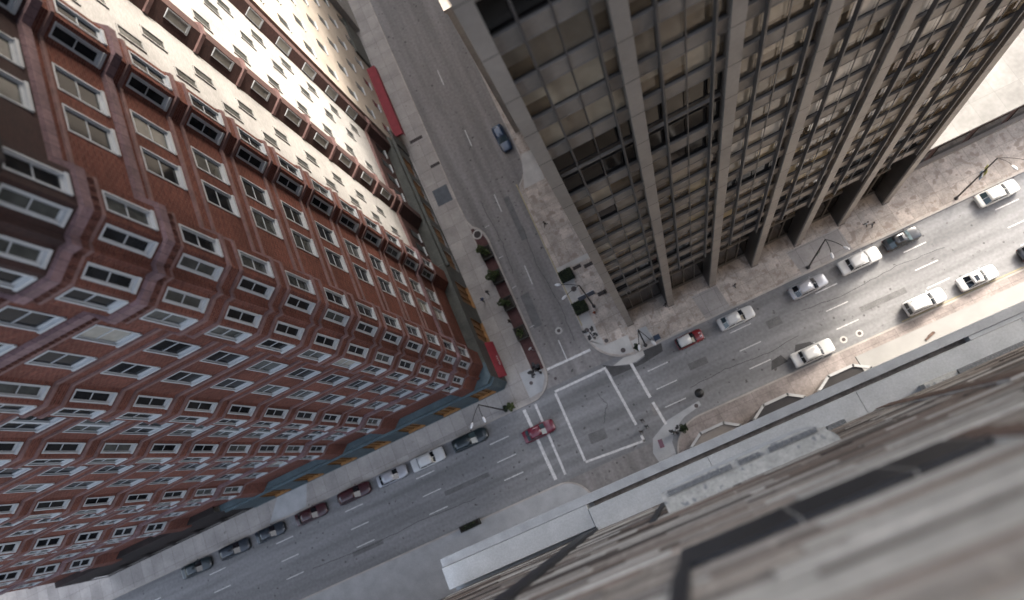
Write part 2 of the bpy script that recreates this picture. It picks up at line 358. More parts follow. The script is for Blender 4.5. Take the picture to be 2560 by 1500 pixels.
# paler slabs, aprons, brick strip
def sheet(name, poly, z, m):
    mb = MB(); mb.add([(p[0], p[1], z) for p in poly], [tuple(range(len(poly)))]); return struct(name, mb, m)
Z1, Z2 = 0.160, 0.164
sheet('pavement_slab', [(-6.5, 23.0), (-4.75, 23.0), (-4.75, 28.9), (-6.35, 28.9)], Z1, M['concrete'])
sheet('pavement_slab', [(-6.5, 19.0), (-4.9, 19.0), (-4.9, 22.9), (-6.5, 22.9)], Z1, M['concrete'])
sheet('pavement_slab', [(-6.6, 30.0), (-1.2, 30.0), (-1.2, 30.75), (-6.4, 30.75)], Z1, M['concrete'])
sheet('pavement_slab', [(-5.6, 44.2), (-2.2, 44.2), (-1.9, 49.5), (-3.8, 49.5), (-4.9, 46.2)], Z1, M['concrete'])
sheet('pavement_slab', arc(-1.4, 20.2, 5.1, 192, 268, 10) + [(-1.4, 17.6), (-4.8, 17.6), (-4.8, 18.9), (-6.35, 18.9)], Z1+0.003, M['concrete'])
sheet('pavement_slab', [(-1.35, 14.98), (1.6, 14.98), (1.6, 16.6), (-1.35, 16.6)], Z2, M['concrete'])
sheet('pavement_slab', [(0.0, 15.6), (1.4, 15.6), (1.4, 17.6), (0.0, 17.6)], Z1+0.008, M['concrete_grey'])
sheet('pavement_slab', [(8.9, 14.98), (12.5, 14.98), (12.2, 18.5), (8.6, 18.5)], Z1, M['walk'])
sheet('pavement_slab', [(22.6, 14.98), (29.6, 14.98), (29.4, 18.4), (22.2, 18.4)], Z1, M['walk'])
sheet('pavement_slab', [(-17.4, 15.4), (-15.4, 15.6), (-14.3, 17.2), (-14.3, 19.2), (-17.4, 19.2)], Z1, M['concrete_grey'])
sheet('pavement_slab', [(-61, 14.98), (-54.6, 14.98), (-53.4, 18.1), (-58.6, 18.1)], Z1, M['concrete_grey'])
sheet('pavement_slab', [(-130, 16), (-92, 16), (-96, 21), (-101, 27.5), (-130, 30)], Z1, M['walk'])
sheet('brick_paving', [(-15.55, 18.4), (-13.9, 18.4), (-13.9, 39.5), (-14.2, 41.0), (-15.2, 42.3), (-15.55, 42.3)], Z1, M['pavers'])
sheet('kerb_strip', [(-15.75, 18.2), (-15.56, 18.2), (-15.56, 42.4), (-15.75, 42.4)], Z2, M['kerb'])
sheet('ramp_apron', [(-5.0, 14.55), (-3.1, 13.9), (-1.9, 13.75), (-0.5, 14.1), (-0.45, 14.9), (-1.6, 14.72), (-3.2, 15.0)], 0.02, M['concrete'])
sheet('road_patch', [(-6.3, 15.3), (-5.6, 13.2), (-1.2, 13.1), (1.9, 13.5), (2.2, 14.6), (-0.4, 14.7), (-0.6, 13.9), (-1.9, 13.6), (-3.2, 13.8), (-5.1, 14.6)], 0.010, M['patch'])
sheet('road_patch', [(-2.9, 6.2), (-1.9, 6.1), (-1.9, 7.8), (-2.8, 7.9)], 0.010, M['asphalt_side'])
sheet('road_patch', [(16.2, 5.2), (19.9, 5.0), (19.2, 6.6), (17.4, 7.0)], 0.011, M['patch'])
sheet('road_patch', [(13.2, 5.3), (15.6, 5.5), (15.2, 6.6), (13.8, 6.4)], 0.011, M['patch'])
for poly in ([(4.0, 9.6), (6.6, 9.55), (6.6, 10.5), (4.05, 10.55)], [(26.5, 7.2), (32.5, 7.15), (32.5, 7.9), (26.5, 7.95)], [(-34, 8.0), (-27, 7.95), (-27, 8.6), (-34, 8.65)], [(-12.9, 24.2), (-11.6, 24.2), (-11.5, 29.5), (-12.8, 29.5)], [(-9.2, 37.0), (-8.3, 37.0), (-8.2, 44.5), (-9.1, 44.5)], [(-12.2, 6.2), (-9.8, 6.1), (-9.7, 7.5), (-12.1, 7.6)], [(15.5, 10.2), (17.4, 10.2), (17.4, 11.3), (15.5, 11.3)], [(-50, 5.6), (-45, 5.6), (-45, 6.3), (-50, 6.3)]):
    sheet('road_patch', poly, 0.009, M['asphalt_cut'])
for pts in ([(-9.5, 8.0), (-8.0, 10.2), (-8.6, 12.4)], [(3, 7.6), (8, 7.9), (14, 7.5), (19, 8.0)], [(20, 10.6), (26, 10.2), (33, 10.7), (40, 10.3)], [(-30, 6.0), (-38, 6.4), (-47, 6.0), (-58, 6.5)], [(-8.4, 20), (-8.1, 26), (-8.7, 33), (-8.2, 40)], [(-12.4, 33), (-12.0, 38), (-12.5, 47)]):
    mb = MB()
    fine = []
    for (ax, ay), (bx, by) in zip(pts[:-1], pts[1:]):
        for i in range(8):
            t = i/8; fine.append((ax+(bx-ax)*t+random.uniform(-0.09, 0.09), ay+(by-ay)*t+random.uniform(-0.09, 0.09)))
    for (ax, ay), (bx, by) in zip(fine[:-1], fine[1:]):
        d = Vector((bx-ax, by-ay)).normalized(); n_ = Vector((-d.y, d.x))*0.035
        mb.quad((ax-n_.x, ay-n_.y, 0.0115), (bx-n_.x, by-n_.y, 0.0115), (bx+n_.x, by+n_.y, 0.0115), (ax+n_.x, ay+n_.y, 0.0115))
    struct('road_crack', mb, M['patch'])
sheet('ramp_apron', [(-4.9, 0.0), (-2.6, 0.0), (-2.3, 2.2), (-1.2, 3.6), (0.6, 4.5), (3.2, 5.0), (3.2, 5.6), (-1.6, 5.0), (-4.4, 3.6), (-5.2, 1.9)], 0.012, M['concrete_grey'])
# road markings
def stripe(a, b, w, z=0.013, m='paint'):
    a, b = Vector(a), Vector(b); d = (b-a).normalized(); n = Vector((-d.y, d.x))*w/2
    mb = MB(); mb.quad((*(a-n), z), (*(b-n), z), (*(b+n), z), (*(a+n), z)); return struct('road_marking', mb, M[m])
BX = [(-13.85, 14.72), (-6.12, 14.75), (-5.52, 3.78), (-13.9, 4.4)]
stripe((-13.85, 14.75), (-6.0, 14.75), 0.34); stripe((-6.12, 14.56), (-5.6, 6.1), 0.36); stripe((-5.6, 4.6), (-5.54, 3.6), 0.34)
stripe((-5.4, 3.8), (-13.9, 4.4), 0.30); stripe((-13.86, 14.55), (-13.9, 4.58), 0.34)
stripe((-2.72, 14.6), (-2.33, 8.6), 0.40); stripe((-2.3, 7.9), (-2.0, 4.6), 0.38)
stripe((-13.6, 18.05), (-6.9, 17.95), 0.34)
stripe((-18.88, 14.3), (-18.6, 3.9), 0.46); stripe((-17.09, 14.35), (-17.1, 4.0), 0.34)
for y in (33.36, 21.14, 45.75, 57.9, 70.0): stripe((-10.4 if y < 40 else -10.1, y), (-10.45 if y < 40 else -10.15, y-3.05), 0.14)
for yy in (11.9, 9.23, 6.62):
    for x in (-1.1, 10.85, 22.8, 34.7, 46.6, 58.5, -25.3, -37.2, -49.1, -61, -72.9, -84.8):
        stripe((x, yy), (x+2.95, yy), 0.13)
stripe((-6.42, 45.5), (-6.5, 21.5), 0.16, 0.162, 'paint_yellow')
stripe((30, 4.15), (60, 4.15), 0.12, 0.162, 'paint_yellow')
for yy in (24.6, 31.1, 36.2, 41.6): stripe((-13.45, yy), (-12.7, yy+0.05), 0.08)

# ------------------------------------------------------------------ brick building on the corner
def course(path, z0, z1, proud, mb, m=0):
    pts = [Vector(p) for p in path]; n = len(pts); outp = []
    for i in range(n):
        ns = []
        for a, b in ((i-1, i), (i, i+1)):
            if a < 0 or b >= n: continue
            d = (pts[b]-pts[a]).normalized(); ns.append(Vector((-d.y, d.x)))
        if len(ns) == 1: off = ns[0]*proud
        else:
            k = 1+ns[0].dot(ns[1]); off = (ns[0]+ns[1])*(proud/max(k, 0.35))
        outp.append(pts[i]+off)
    for i in range(n-1):
        a, b, c, d = pts[i], pts[i+1], outp[i+1], outp[i]
        mb.quad((*d, z0), (*c, z0), (*c, z1), (*d, z1), m)
        mb.quad((*d, z1), (*c, z1), (*b, z1), (*a, z1), m)
        mb.quad((*a, z0), (*b, z0), (*c, z0), (*d, z0), m)
    for i, sgn in ((0, 1), (n-1, -1)):
        a, d = pts[i], outp[i]
        q = [(*a, z0), (*d, z0), (*d, z1), (*a, z1)]
        mb.add(q if sgn > 0 else q[::-1], [(0, 1, 2, 3)], m)

def wall_seg(mb, a, b, z0, z1, cols, rows, m=0):
    """wall facet a->b with rectangular openings (cols: (u0,u1), rows: (zb,zt))"""
    a, b = Vector(a), Vector(b); Ln = (b-a).length; d = (b-a)/Ln
    us = sorted({0.0, Ln, *[u for c in cols for u in c]}); zs = sorted({z0, z1, *[z for r in rows for z in r if z0 < z < z1]})
    for i in range(len(us)-1):
        um = (us[i]+us[i+1])/2; inc = any(c[0] < um < c[1] for c in cols)
        if not inc:
            p, q = a+d*us[i], a+d*us[i+1]
            mb.quad((*p, z0), (*q, z0), (*q, z1), (*p, z1), m); continue
        for j in range(len(zs)-1):
            zm = (zs[j]+zs[j+1])/2
            if any(r[0] < zm < r[1] for r in rows): continue
            p, q = a+d*us[i], a+d*us[i+1]
            mb.quad((*p, zs[j]), (*q, zs[j]), (*q, zs[j+1]), (*p, zs[j+1]), m)

_win = {}
def window_meshes(w, h, twin=False, depth=0.13, fr=0.075, sill=0.17):
    key = (round(w, 2), round(h, 2), twin)
    if key in _win: return _win[key]
    f = MB(); hw = w/2
    # reveals (white painted box lining)
    f.quad((-hw, 0.03, 0), (-hw, -depth, 0), (-hw, -depth, h), (-hw, 0.03, h))
    f.quad((hw, -depth, 0), (hw, 0.03, 0), (hw, 0.03, h), (hw, -depth, h))
    f.quad((-hw, -depth, h), (hw, -depth, h), (hw, 0.03, h), (-hw, 0.03, h))
    # outer architrave
    t = 0.10
    f.box(-hw-t, -hw, -0.01, 0.045, -0.02, h+t); f.box(hw, hw+t, -0.01, 0.045, -0.02, h+t)
    f.box(-hw, hw, -0.01, 0.045, h, h+t)
    # sill, sloping sash foot
    f.box(-hw-t-0.02, hw+t+0.02, -depth, 0.12, -0.20, 0.0)
    y0, y1 = -depth-0.02, -depth+0.06
    xs = [(-hw, hw)] if not twin else [(-hw, -0.14), (0.14, hw)]
    if twin: f.box(-0.14, 0.14, y0, 0.0, 0, h)
    p = MB()
    for a, b in xs:
        f.box(a, a+fr, y0, y1, 0, h); f.box(b-fr, b, y0, y1, 0, h)
        f.box(a+fr, b-fr, y0, y1, 0, sill); f.box(a+fr, b-fr, y0, y1, h-fr, h)
        mid = h*0.52; f.box(a+fr, b-fr, y0, y1, mid-0.03, mid+0.03)
        for i, (c, e) in enumerate(((sill, mid-0.045), (mid+0.045, h-fr))):
            yy = -depth+0.0 if i == 0 else -depth+0.025
            p.quad((a+fr, yy, c), (b-fr, yy, c), (b-fr, yy, e), (a+fr, yy, e))
    _win[key] = (f, p)
    fm = f.mesh('window', M['white_paint'])
    pms = [p.mesh('pane', M[k]) for k in ('glass_dark', 'glass_curtain', 'glass_blind')]
    _win[key] = (fm, pms)
    return _win[key]

def put_window(parent, name, a, d, u, zb, w, h, twin=False, rnd=None):
    n = Vector((-d.y, d.x)); p = a+d*u
    fm, pms = window_meshes(w, h, twin)
    rz = math.atan2(n.y, n.x)-math.pi/2
    o = link(name, fm, parent, (p.x-parent.location.x, p.y-parent.location.y, zb-parent.location.z), rz)
    r = random.random() if rnd is None else rnd
    link('pane', pms[0 if r < 0.72 else (1 if r < 0.965 else 2)], o)
    return o

BH = 5.24
ROWZ = [61.2-BH*k for k in range(-2, 10)]     # window bottoms
WH = 3.0
ROWS = [(z, z+WH) for z in ROWZ]
XF, XO, YF, YO = -20.95, -19.95, 19.0, 18.03
# plan path of the street fronts, from the far end of the east front round the corner to the west end (outside on the left)
segs = []   # (a, b, [(centre u, width, kind, twin)])
def sg(a, b, wins=()): segs.append((Vector(a), Vector(b), list(wins)))
sg((XF, 36.0), (XO, 35.0)); sg((XO, 35.0), (XO, 33.2), [(0.9, 0.9, 'bay_window', False)])
sg((XO, 33.2), (XF, 32.2), [(0.70, 0.70, 'bay_window', False)])
sg((XF, 32.2), (XF, 23.55), [(2.35, 1.55, 'window', False), (5.05, 1.55, 'window', False)])
sg((XF, 23.55), (XO-0.02, 22.55))
sg((XO-0.02, 22.55), (XO-0.02, 20.5), [(1.02, 0.98, 'corner_window', False)])
sg((XO-0.02, 20.5), (-21.05, 19.55), [(0.68, 0.66, 'corner_window', False)])
sg((-21.05, 19.55), (-21.03, 19.15)); sg((-21.03, 19.15), (-21.45, 19.12))
sg((-21.45, 19.12), (-22.4, 18.1), [(0.66, 0.66, 'corner_window', False)])
sg((-22.4, 18.1), (-24.25, YO), [(0.82, 0.95, 'corner_window', False)])
sg((-24.25, YO), (-25.2, YF))
sg((-25.2, YF), (-33.25, YF), [(2.1, 1.55, 'window', False), (5.45, 1.55, 'window', False)])
sg((-33.25, YF), (-34.4, YO), [(0.74, 0.70, 'bay_window', False)])
sg((-34.4, YO), (-36.05, YO), [(0.80, 0.9, 'bay_window', False)])
sg((-36.05, YO), (-37.1, YF))
sg((-37.1, YF), (-41.45, YF), [(1.95, 2.3, 'window', True)])
sg((-41.45, YF), (-42.6, YO), [(0.74, 0.70, 'bay_window', False)])
sg((-42.6, YO), (-44.3, YO), [(0.85, 0.9, 'bay_window', False)])
sg((-44.3, YO), (-45.4, YF))
sg((-45.4, YF), (-54.2, YF), [(2.3, 1.55, 'window', False), (5.9, 1.55, 'window', False)])
sg((-54.2, YF), (-55.35, YO), [(0.74, 0.70, 'bay_window', False)])
sg((-55.35, YO), (-57.0, YO), [(0.80, 0.9, 'bay_window', False)])
sg((-57.0, YO), (-58.1, YF)); sg((-58.1, YF), (-66.3, YF), [(2.3, 1.35, 'far', False), (5.7, 1.35, 'far', False)])
sg((-66.3, YF), (-67.4, YO), [(0.74, 1.02, 'far', False)]); sg((-67.4, YO), (-69.1, YO), [(0.8, 1.0, 'far', False)]); sg((-69.1, YO), (-70.2, YF))
sg((-70.2, YF), (-78.4, YF), [(2.3, 1.35, 'far', False), (5.7, 1.35, 'far', False)])
sg((-78.4, YF), (-79.5, YO), [(0.74, 1.02, 'far', False)]); sg((-79.5, YO), (-81.2, YO), [(0.8, 1.0, 'far', False)]); sg((-81.2, YO), (-82.3, YF))
sg((-82.3, YF), (-90.0, YF), [(2.3, 1.35, 'far', False), (5.7, 1.35, 'far', False)])
path = [segs[0][0]]+[s[1] for s in segs]
bb = empty('brick_building', (-40, 30, 0), 0, 'red brick corner building with bay windows, mauve stone courses and a teal shopfront', 'building')
ZB, ZT = 8.3, 77.0
wl = MB(); wu = MB(); ZU = 70.69
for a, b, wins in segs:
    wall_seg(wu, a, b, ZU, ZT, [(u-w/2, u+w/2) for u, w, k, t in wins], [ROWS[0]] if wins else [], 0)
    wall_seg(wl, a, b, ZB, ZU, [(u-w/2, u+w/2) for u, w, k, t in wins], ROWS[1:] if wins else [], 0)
wu.build('vignette_storey', M['brick_vignette'], bb)  # top storey darkened by colour for the vignette
# back and inner walls
wl.quad((-90, 19, ZB), (-90, 55, ZB), (-90, 55, ZT), (-90, 19, ZT)); wl.quad((XF, 36, ZT), (XF, 36, ZB), (-90, 55, ZB), (-90, 55, ZT))
wl.build('wall', M['brick'], bb)
rf = MB(); rf.add([(p.x, p.y, ZT) for p in path]+[(-90, 55, ZT)], [tuple(range(len(path)+1))])
rf.build('roof', M['dark_roof'], bb)
# soffit under the overhanging fronts
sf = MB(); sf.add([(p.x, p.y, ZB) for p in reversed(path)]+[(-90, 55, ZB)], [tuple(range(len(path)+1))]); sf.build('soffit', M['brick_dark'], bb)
cm = MB(); course(path, ZT-1.6, ZT-0.9, 0.6, cm); course(path, ZT-0.9, ZT+0.4, 1.5, cm); cm.build('cornice', M['dark_roof'], bb)
heavy = {0, 1, 9}
for i, z in enumerate(ROWZ):
    z = z-0.55
    mb = MB()
    if i in (0, 1, 10):
        course(path, z-0.45, z+0.10, 0.30, mb)
        mb.build('stone_course', M['stone_mauve'], bb)
    else:
        course(path, z-0.13, z+0.13, 0.17, mb); mb.build('string_course', M['course'], bb)
    z = ROWZ[i]+WH+0.5
    mb = MB(); course(path, z-0.11, z+0.11, 0.15, mb); mb.build('string_course', M['course'], bb)
# terracotta frieze with raised leaf blocks under the two upper stone courses
for z in (ROWZ[0]-1.0, ROWZ[1]-1.0):
    mb = MB(); course(path[4:14], z-0.75, z, 0.14, mb)
    for a, b, wins in segs[4:13]:
        d = (b-a); Ln = d.length; d = d/Ln; n = Vector((-d.y, d.x)); k = max(1, int(Ln/0.42))
        for q in range(k):
            c = a+d*(Ln*(q+0.5)/k)+n*0.16
            for sx in (-1, 1):
                p0 = c+d*(sx*0.02); p1 = c+d*(sx*0.15)
                mb.add([(*p0, z-0.66), (*p1, z-0.36), (*p0, z-0.10), (*(c+d*(sx*0.08)+n*0.09), z-0.36)], [(0, 1, 3), (1, 2, 3), (2, 0, 3)])
            # dentil
            e = a+d*(Ln*(q+0.5)/k)
            mb.prism([tuple(e+d*-0.07), tuple(e+d*0.07), tuple(e+d*0.07+n*0.24), tuple(e+d*-0.07+n*0.24)], z+0.02, z+0.12)
    mb.build('frieze', M['terracotta'], bb)
far = MB()
for a, b, wins in segs:
    d = (b-a).normalized()
    for u, w, kind, tw in wins:
        for z in ROWZ:
            if kind == 'far':
                n = Vector((-d.y, d.x)); c = a+d*u
                q0, q1 = c-d*w/2, c+d*w/2
                far.prism([tuple(q0-n*0.1), tuple(q1-n*0.1), tuple(q1-n*0.08), tuple(q0-n*0.08)][::-1], z, z+WH, 1)
                for t0, t1, za, zb_ in ((-w/2-0.1, -w/2+0.1, z, z+WH), (w/2-0.1, w/2+0.1, z, z+WH), (-w/2-0.1, w/2+0.1, z+WH-0.1, z+WH+0.1), (-w/2-0.12, w/2+0.12, z-0.2, z+0.2), (-w/2, w/2, z+1.5, z+1.6)):
                    r0, r1 = c+d*t0, c+d*t1
                    far.prism([tuple(r0-n*0.12), tuple(r1-n*0.12), tuple(r1+n*0.06), tuple(r0+n*0.06)], za, zb_, 0)
            else: put_window(bb, kind, a, d, u, z, w, WH, tw)
far.build('window_rows', [M['white_paint'], M['glass_dark']], bb)['kind'] = 'stuff'
# street level shopfront
sp_ = [(-19.55, 36.0), (-19.55, 18.95), (-20.3, 18.2), (-62.5, 18.2), (-90, 18.2)]
mb = MB()
e1, e2, e3, e4, e5 = [Vector(p) for p in sp_]
EP = [(2.0+5.9*i, 5.4+5.9*i) for i in range(2)]
wall_seg(mb, e1, e2, 0, ZB, EP, [(0.9, 6.2)], 0)
mb.quad((*e1, ZB-0.04), (-19.55, 21.0, ZB-0.04), (-21.2, 21.0, ZB-0.04), (-21.2, 36, ZB-0.04))
mb.build('stone_base', M['green_stone'], bb)
mb = MB()
SPN = [(1.1+5.7*i, 3.7+5.7*i) for i in range(7)]
wall_seg(mb, e2, e3, 0, ZB, [], [], 0)
wall_seg(mb, e3, e4, 0, ZB, SPN, [(1.2, 5.6)], 0)
mb.add([(-19.55, 21.0, ZB-0.04), (*e2, ZB-0.04), (*e3, ZB-0.04), (*e4, ZB-0.04), (-62.5, 21, ZB-0.04)], [(0, 1, 2, 3, 4)])
course([e2, e3, e4], 6.9, 7.3, 0.25, mb); course([e2, e3, e4], 0, 0.5, 0.1, mb)
mb.build('shopfront', M['teal'], bb)
for (a, b, lst, zb, zt) in ((e1, e2, EP, 0.9, 6.2), (e3, e4, SPN, 1.2, 5.6)):
    d = (b-a).normalized(); n = Vector((-d.y, d.x))
    for u0, u1 in lst:
        mb = MB(); k0, k1 = a+d*u0-n*0.25, a+d*u1-n*0.25
        mb.quad((*k0, zb), (*k1, zb), (*k1, zt), (*k0, zt))
        for t in (0.0, 0.333, 0.667, 1.0):
            q = k0.lerp(k1, t); w0, w1 = q-d*0.06, q+d*0.06
            mb.prism([tuple(w0), tuple(w1), tuple(w1+n*0.15), tuple(w0+n*0.15)], zb, zt)
        mb.prism([tuple(k0-d*0.05), tuple(k1+d*0.05), tuple(k1+d*0.05+n*0.45), tuple(k0-d*0.05+n*0.45)], zb-0.12, zb)
        mb.build('shop_window', M['orange_wood'], bb)
mb = MB(); wall_seg(mb, e4, e5, 0, ZB+1.2, [(1.0+4.5*i, 4.4+4.5*i) for i in range(6)], [(0.6, 4.0)]); mb.quad((-62.5, 18.2, ZB+1.2), (-90, 18.2, ZB+1.2), (-90, 19.5, ZB+1.2), (-62.5, 19.5, ZB+1.2))
mb.box(-90, -62.5, 18.5, 18.6, 0.0, 4.2); mb.build('dark_shopfront', M['dark_roof2'], bb)
# red awning with lettering
aw = MB()
ax0, ax1, ay0, ay1 = -19.52, -18.62, 19.15, 24.4
n = 6
prof = [(ax0+(ax1-ax0)*i/n, 4.25-1.25*(i/n)**1.25) for i in range(n+1)]
for i in range(n):
    (x0, z0), (x1, z1) = prof[i], prof[i+1]
    aw.quad((x0, ay0, z0), (x1, ay0, z1), (x1, ay1, z1), (x0, ay1, z0))
aw.quad((ax1, ay0, 2.65), (ax1, ay1, 2.65), (ax1, ay1, prof[-1][1]), (ax1, ay0, prof[-1][1]))
for y in (ay0, ay1):
    aw.add([(ax0, y, 2.9)]+[(x, y, z) for x, z in prof[::-1]], [tuple(range(n+2))])
awo = aw.build('awning', M['awning_red'], bb)
fc = bpy.data.curves.new('lettering', 'FONT'); fc.body = 'ALEXA'; fc.size = 0.46; fc.align_x = 'CENTER'; fc.extrude = 0.004; fc.space_character = 1.05
fc.materials.append(M['lamp_white'])
ft = bpy.data.objects.new('lettering_tmp', fc); COL.objects.link(ft)
fm_ = bpy.data.meshes.new_from_object(ft.evaluated_get(bpy.context.evaluated_depsgraph_get())); bpy.data.objects.remove(ft)
fo = link('lettering', fm_, awo)
sl = math.atan2(prof[4][1]-prof[6][1], prof[6][0]-prof[4][0])
fo.matrix_parent_inverse = Matrix()
fo.location = (prof[5][0]+0.06-bb.location.x, 21.55-bb.location.y, prof[5][1]-0.03+0.02)
fo.rotation_euler = (Matrix.Rotation(sl, 3, 'Y') @ Matrix.Rotation(math.pi/2, 3, 'Z')).to_euler()
aw2 = MB(); aw2.ell((-18.86, 21.75, 3.42), (0.05, 0.12, 0.1), 8, 5); aw2.build('emblem', M['orange_wood'], awo)

# ------------------------------------------------------------------ brick building beyond, sunlit walls coloured pale, with red brick bays
pb = empty('sunlit_building', (-30, 47, 0), 0, 'brick building with sunlit walls painted pale and narrow red brick bays, beyond the red corner building', 'building')
PR = [(-2.9+BH*k, -0.9+BH*k) for k in range(4, 16)]
segsP = []
def sp(a, b, wins=(), red=False): segsP.append((Vector(a), Vector(b), list(wins), red))
PXF = -21.0
sp((PXF, 58.0), (PXF+0.9, 57.2), (), True); sp((PXF+0.9, 57.2), (PXF+0.9, 56.3), (), True); sp((PXF+0.9, 56.3), (PXF, 55.5), [(0.6, 0.8, 0)], True)
sp((PXF, 55.5), (PXF, 45.3), [(2.0, 0.9, 0), (4.2, 0.9, 1), (7.9, 0.9, 0)])
sp((PXF, 45.3), (PXF+1.0, 44.3), (), True); sp((PXF+1.0, 44.3), (PXF+1.0, 43.4), (), True)
sp((PXF+1.0, 43.4), (PXF-0.1, 42.3), [(0.50, 0.62, 0), (1.15, 0.0, 0)], True)
sp((PXF-0.1, 42.3), (PXF, 36.05), [(1.05, 0.0, 0), (2.45, 0.75, 1), (4.35, 0.75, 0)])
wp = MB(); wr = MB(); wq = MB()
PB, PT = 15.5, 80.0
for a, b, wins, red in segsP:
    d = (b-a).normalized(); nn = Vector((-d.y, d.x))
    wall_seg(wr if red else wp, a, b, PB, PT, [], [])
    wall_seg(wr, a, b, 8.3, PB-0.002, [], [])  # lower storeys in dark brick, the shadow line put into the colour
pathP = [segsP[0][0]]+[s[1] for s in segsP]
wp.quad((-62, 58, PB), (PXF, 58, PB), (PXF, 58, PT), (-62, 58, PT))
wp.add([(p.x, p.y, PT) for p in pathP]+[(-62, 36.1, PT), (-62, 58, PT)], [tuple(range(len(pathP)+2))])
wp.build('sunlit_wall', M['pale_sunlit_brick'], pb); wr.build('brick_bay', M['brick_dark'], pb)  # sun put into the pale wall colour, shade into the darker bays
cc = MB(); course(pathP, PB-0.25, PB+0.35, 0.22, cc); cc.build('stone_course', M['course'], pb)
for k in range(12):
    z = 17.6+BH*k
    mb = MB(); course([q for q in pathP[4:8]], z-0.2, z+0.15, 0.22, mb); mb.build('string_course', M['course'], pb)
for a, b, wins, red in segsP:
    d = (b-a).normalized(); nn = Vector((-d.y, d.x))
    for u, w, st in wins:
        if w <= 0: continue
        for k in range(11):
            z = 19.1+BH*k-(BH*0.5 if st else 0)
            if z < 16.5: continue
            mb = MB(); hh = 2.1
            p = a+d*u
            q0, q1 = p-d*w/2, p+d*w/2
            mb.prism([tuple(q0-nn*0.0), tuple(q1-nn*0.0), tuple(q1+nn*0.035), tuple(q0+nn*0.035)], z, z+hh, 0)
            for t0, t1, za, zb_ in ((-w/2-0.07, -w/2, z-0.1, z+hh+0.08), (w/2, w/2+0.07, z-0.1, z+hh+0.08), (-w/2, w/2, z+hh, z+hh+0.08), (-w/2-0.1, w/2+0.1, z-0.22, z-0.0)):
                r0, r1 = p+d*t0, p+d*t1
                mb.prism([tuple(r0), tuple(r1), tuple(r1+nn*0.10), tuple(r0+nn*0.10)], za, zb_, 1)
            mb.build('window', [M['glass_curtain'] if not red else M['glass_blind'], M['pale_sunlit_brick'] if not red else M['white_paint']], pb)
mb = MB()
for z in (10.0,):
    for y in (38.2, 40.3, 47.0, 49.5, 52.0, 54.5):
        mb = MB(); mb.box(PXF-0.02, PXF+0.05, y-0.55, y+0.55, z, z+2.8, 0); mb.box(PXF-0.02, PXF+0.2, y-0.7, y+0.7, z-0.2, z-0.002, 1); mb.build('window', [M['glass_dark'], M['white_paint']], pb)
mb = MB(); wall_seg(mb, (-19.9, 58.0), (-19.55, 36.02), 0, 8.3, [(1.6+4.2*i, 4.6+4.2*i) for i in range(5)], [(0.9, 5.8)])
mb.quad((-21.3, 58, 8.3), (-19.9, 58, 8.3), (-19.55, 36.02, 8.3), (-21.3, 36.02, 8.3))
course([(-19.9, 58.0), (-19.55, 36.02)], 6.6, 7.2, 0.35, mb); mb.build('shopfront', M['green_stone'], pb)
for i in range(5):
    y0 = 58-1.6-4.2*i; x = -20.05+0.35*(58-y0)/22
    mb = MB(); mb.box(x-0.2, x-0.1, y0-3.0, y0, 0.9, 5.8)
    for t in (0, 1.5, 3.0): mb.box(x-0.1, x, y0-t-0.06, y0-t+0.06, 0.9, 5.8)
    mb.build('shop_window', M['orange_wood'], pb)

# farther buildings along the side street
def block(name, label, x0, x1, y0, y1, h, m, rows, cols, wx='x1', win=None, roofm=None):
    e = empty(name, ((x0+x1)/2, (y0+y1)/2, 0), 0, label, 'building')
    mb = MB(); mb.box(x0, x1, y0, y1, 0, h); mb.build('wall', m, e)
    mb = MB(); mb.box(x0-0.2, x1+0.2, y0-0.2, y1+0.2, h, h+0.6); mb.build('parapet', roofm or m, e)
    for r_ in range(rows):
        for c in range(cols):
            z = 6+r_*(h-8)/max(rows, 1)
            w = MB()
            if wx == 'x1':
                y = y0+(y1-y0)*(c+0.5)/cols
                w.box(x1-0.02, x1+0.05, y-0.6, y+0.6, z, z+2.0, 0); w.box(x1-0.02, x1+0.18, y-0.75, y+0.75, z-0.2, z-0.002, 1)
            else:
                x = x0+(x1-x0)*(c+0.5)/cols
                w.box(x-0.6, x+0.6, y0-0.05, y0+0.02, z, z+2.0, 0); w.box(x-0.75, x+0.75, y0-0.18, y0+0.02, z-0.2, z-0.002, 1)
            w.build('window', [win or M['glass_curtain'], M['white_paint']], e)
    return e
tb = block('tan_building', 'tan rendered building down the side street with a red canopy at its foot', -48, -20.1, 58.2, 84, 46, M['tan_wall'], 7, 6)
mb = MB(); mb.box(-20.1, -18.7, 60.5, 74, 3.2, 3.6); mb.box(-18.72, -18.68, 60.5, 74, 2.4, 3.2); mb.build('canopy', M['awning_red'], tb)
mb = MB(); mb.box(-20.1, -19.8, 58.4, 60.4, 0, 6); mb.build('shopfront', M['green_stone'], tb)
mb = MB(); mb.box(-20.1, -19.8, 76, 83, 0, 6); mb.build('shopfront', M['green_stone'], tb)
block('white_building', 'white office building at the far end of the side street', -46, -19.2, 84.3, 120, 38, M['pale_sunlit_brick'], 6, 7)
block('grey_building', 'grey building behind the dark glass tower along the side street', -3.2, 36, 53.2, 130, 31, M['tan_wall'], 6, 10, 'y0')

block('pale_corner_block', 'pale stone block at the far west end beyond the red brick building', -150, -118, 34, 60, 30, M['pale_sunlit_brick'], 4, 6, 'y0')

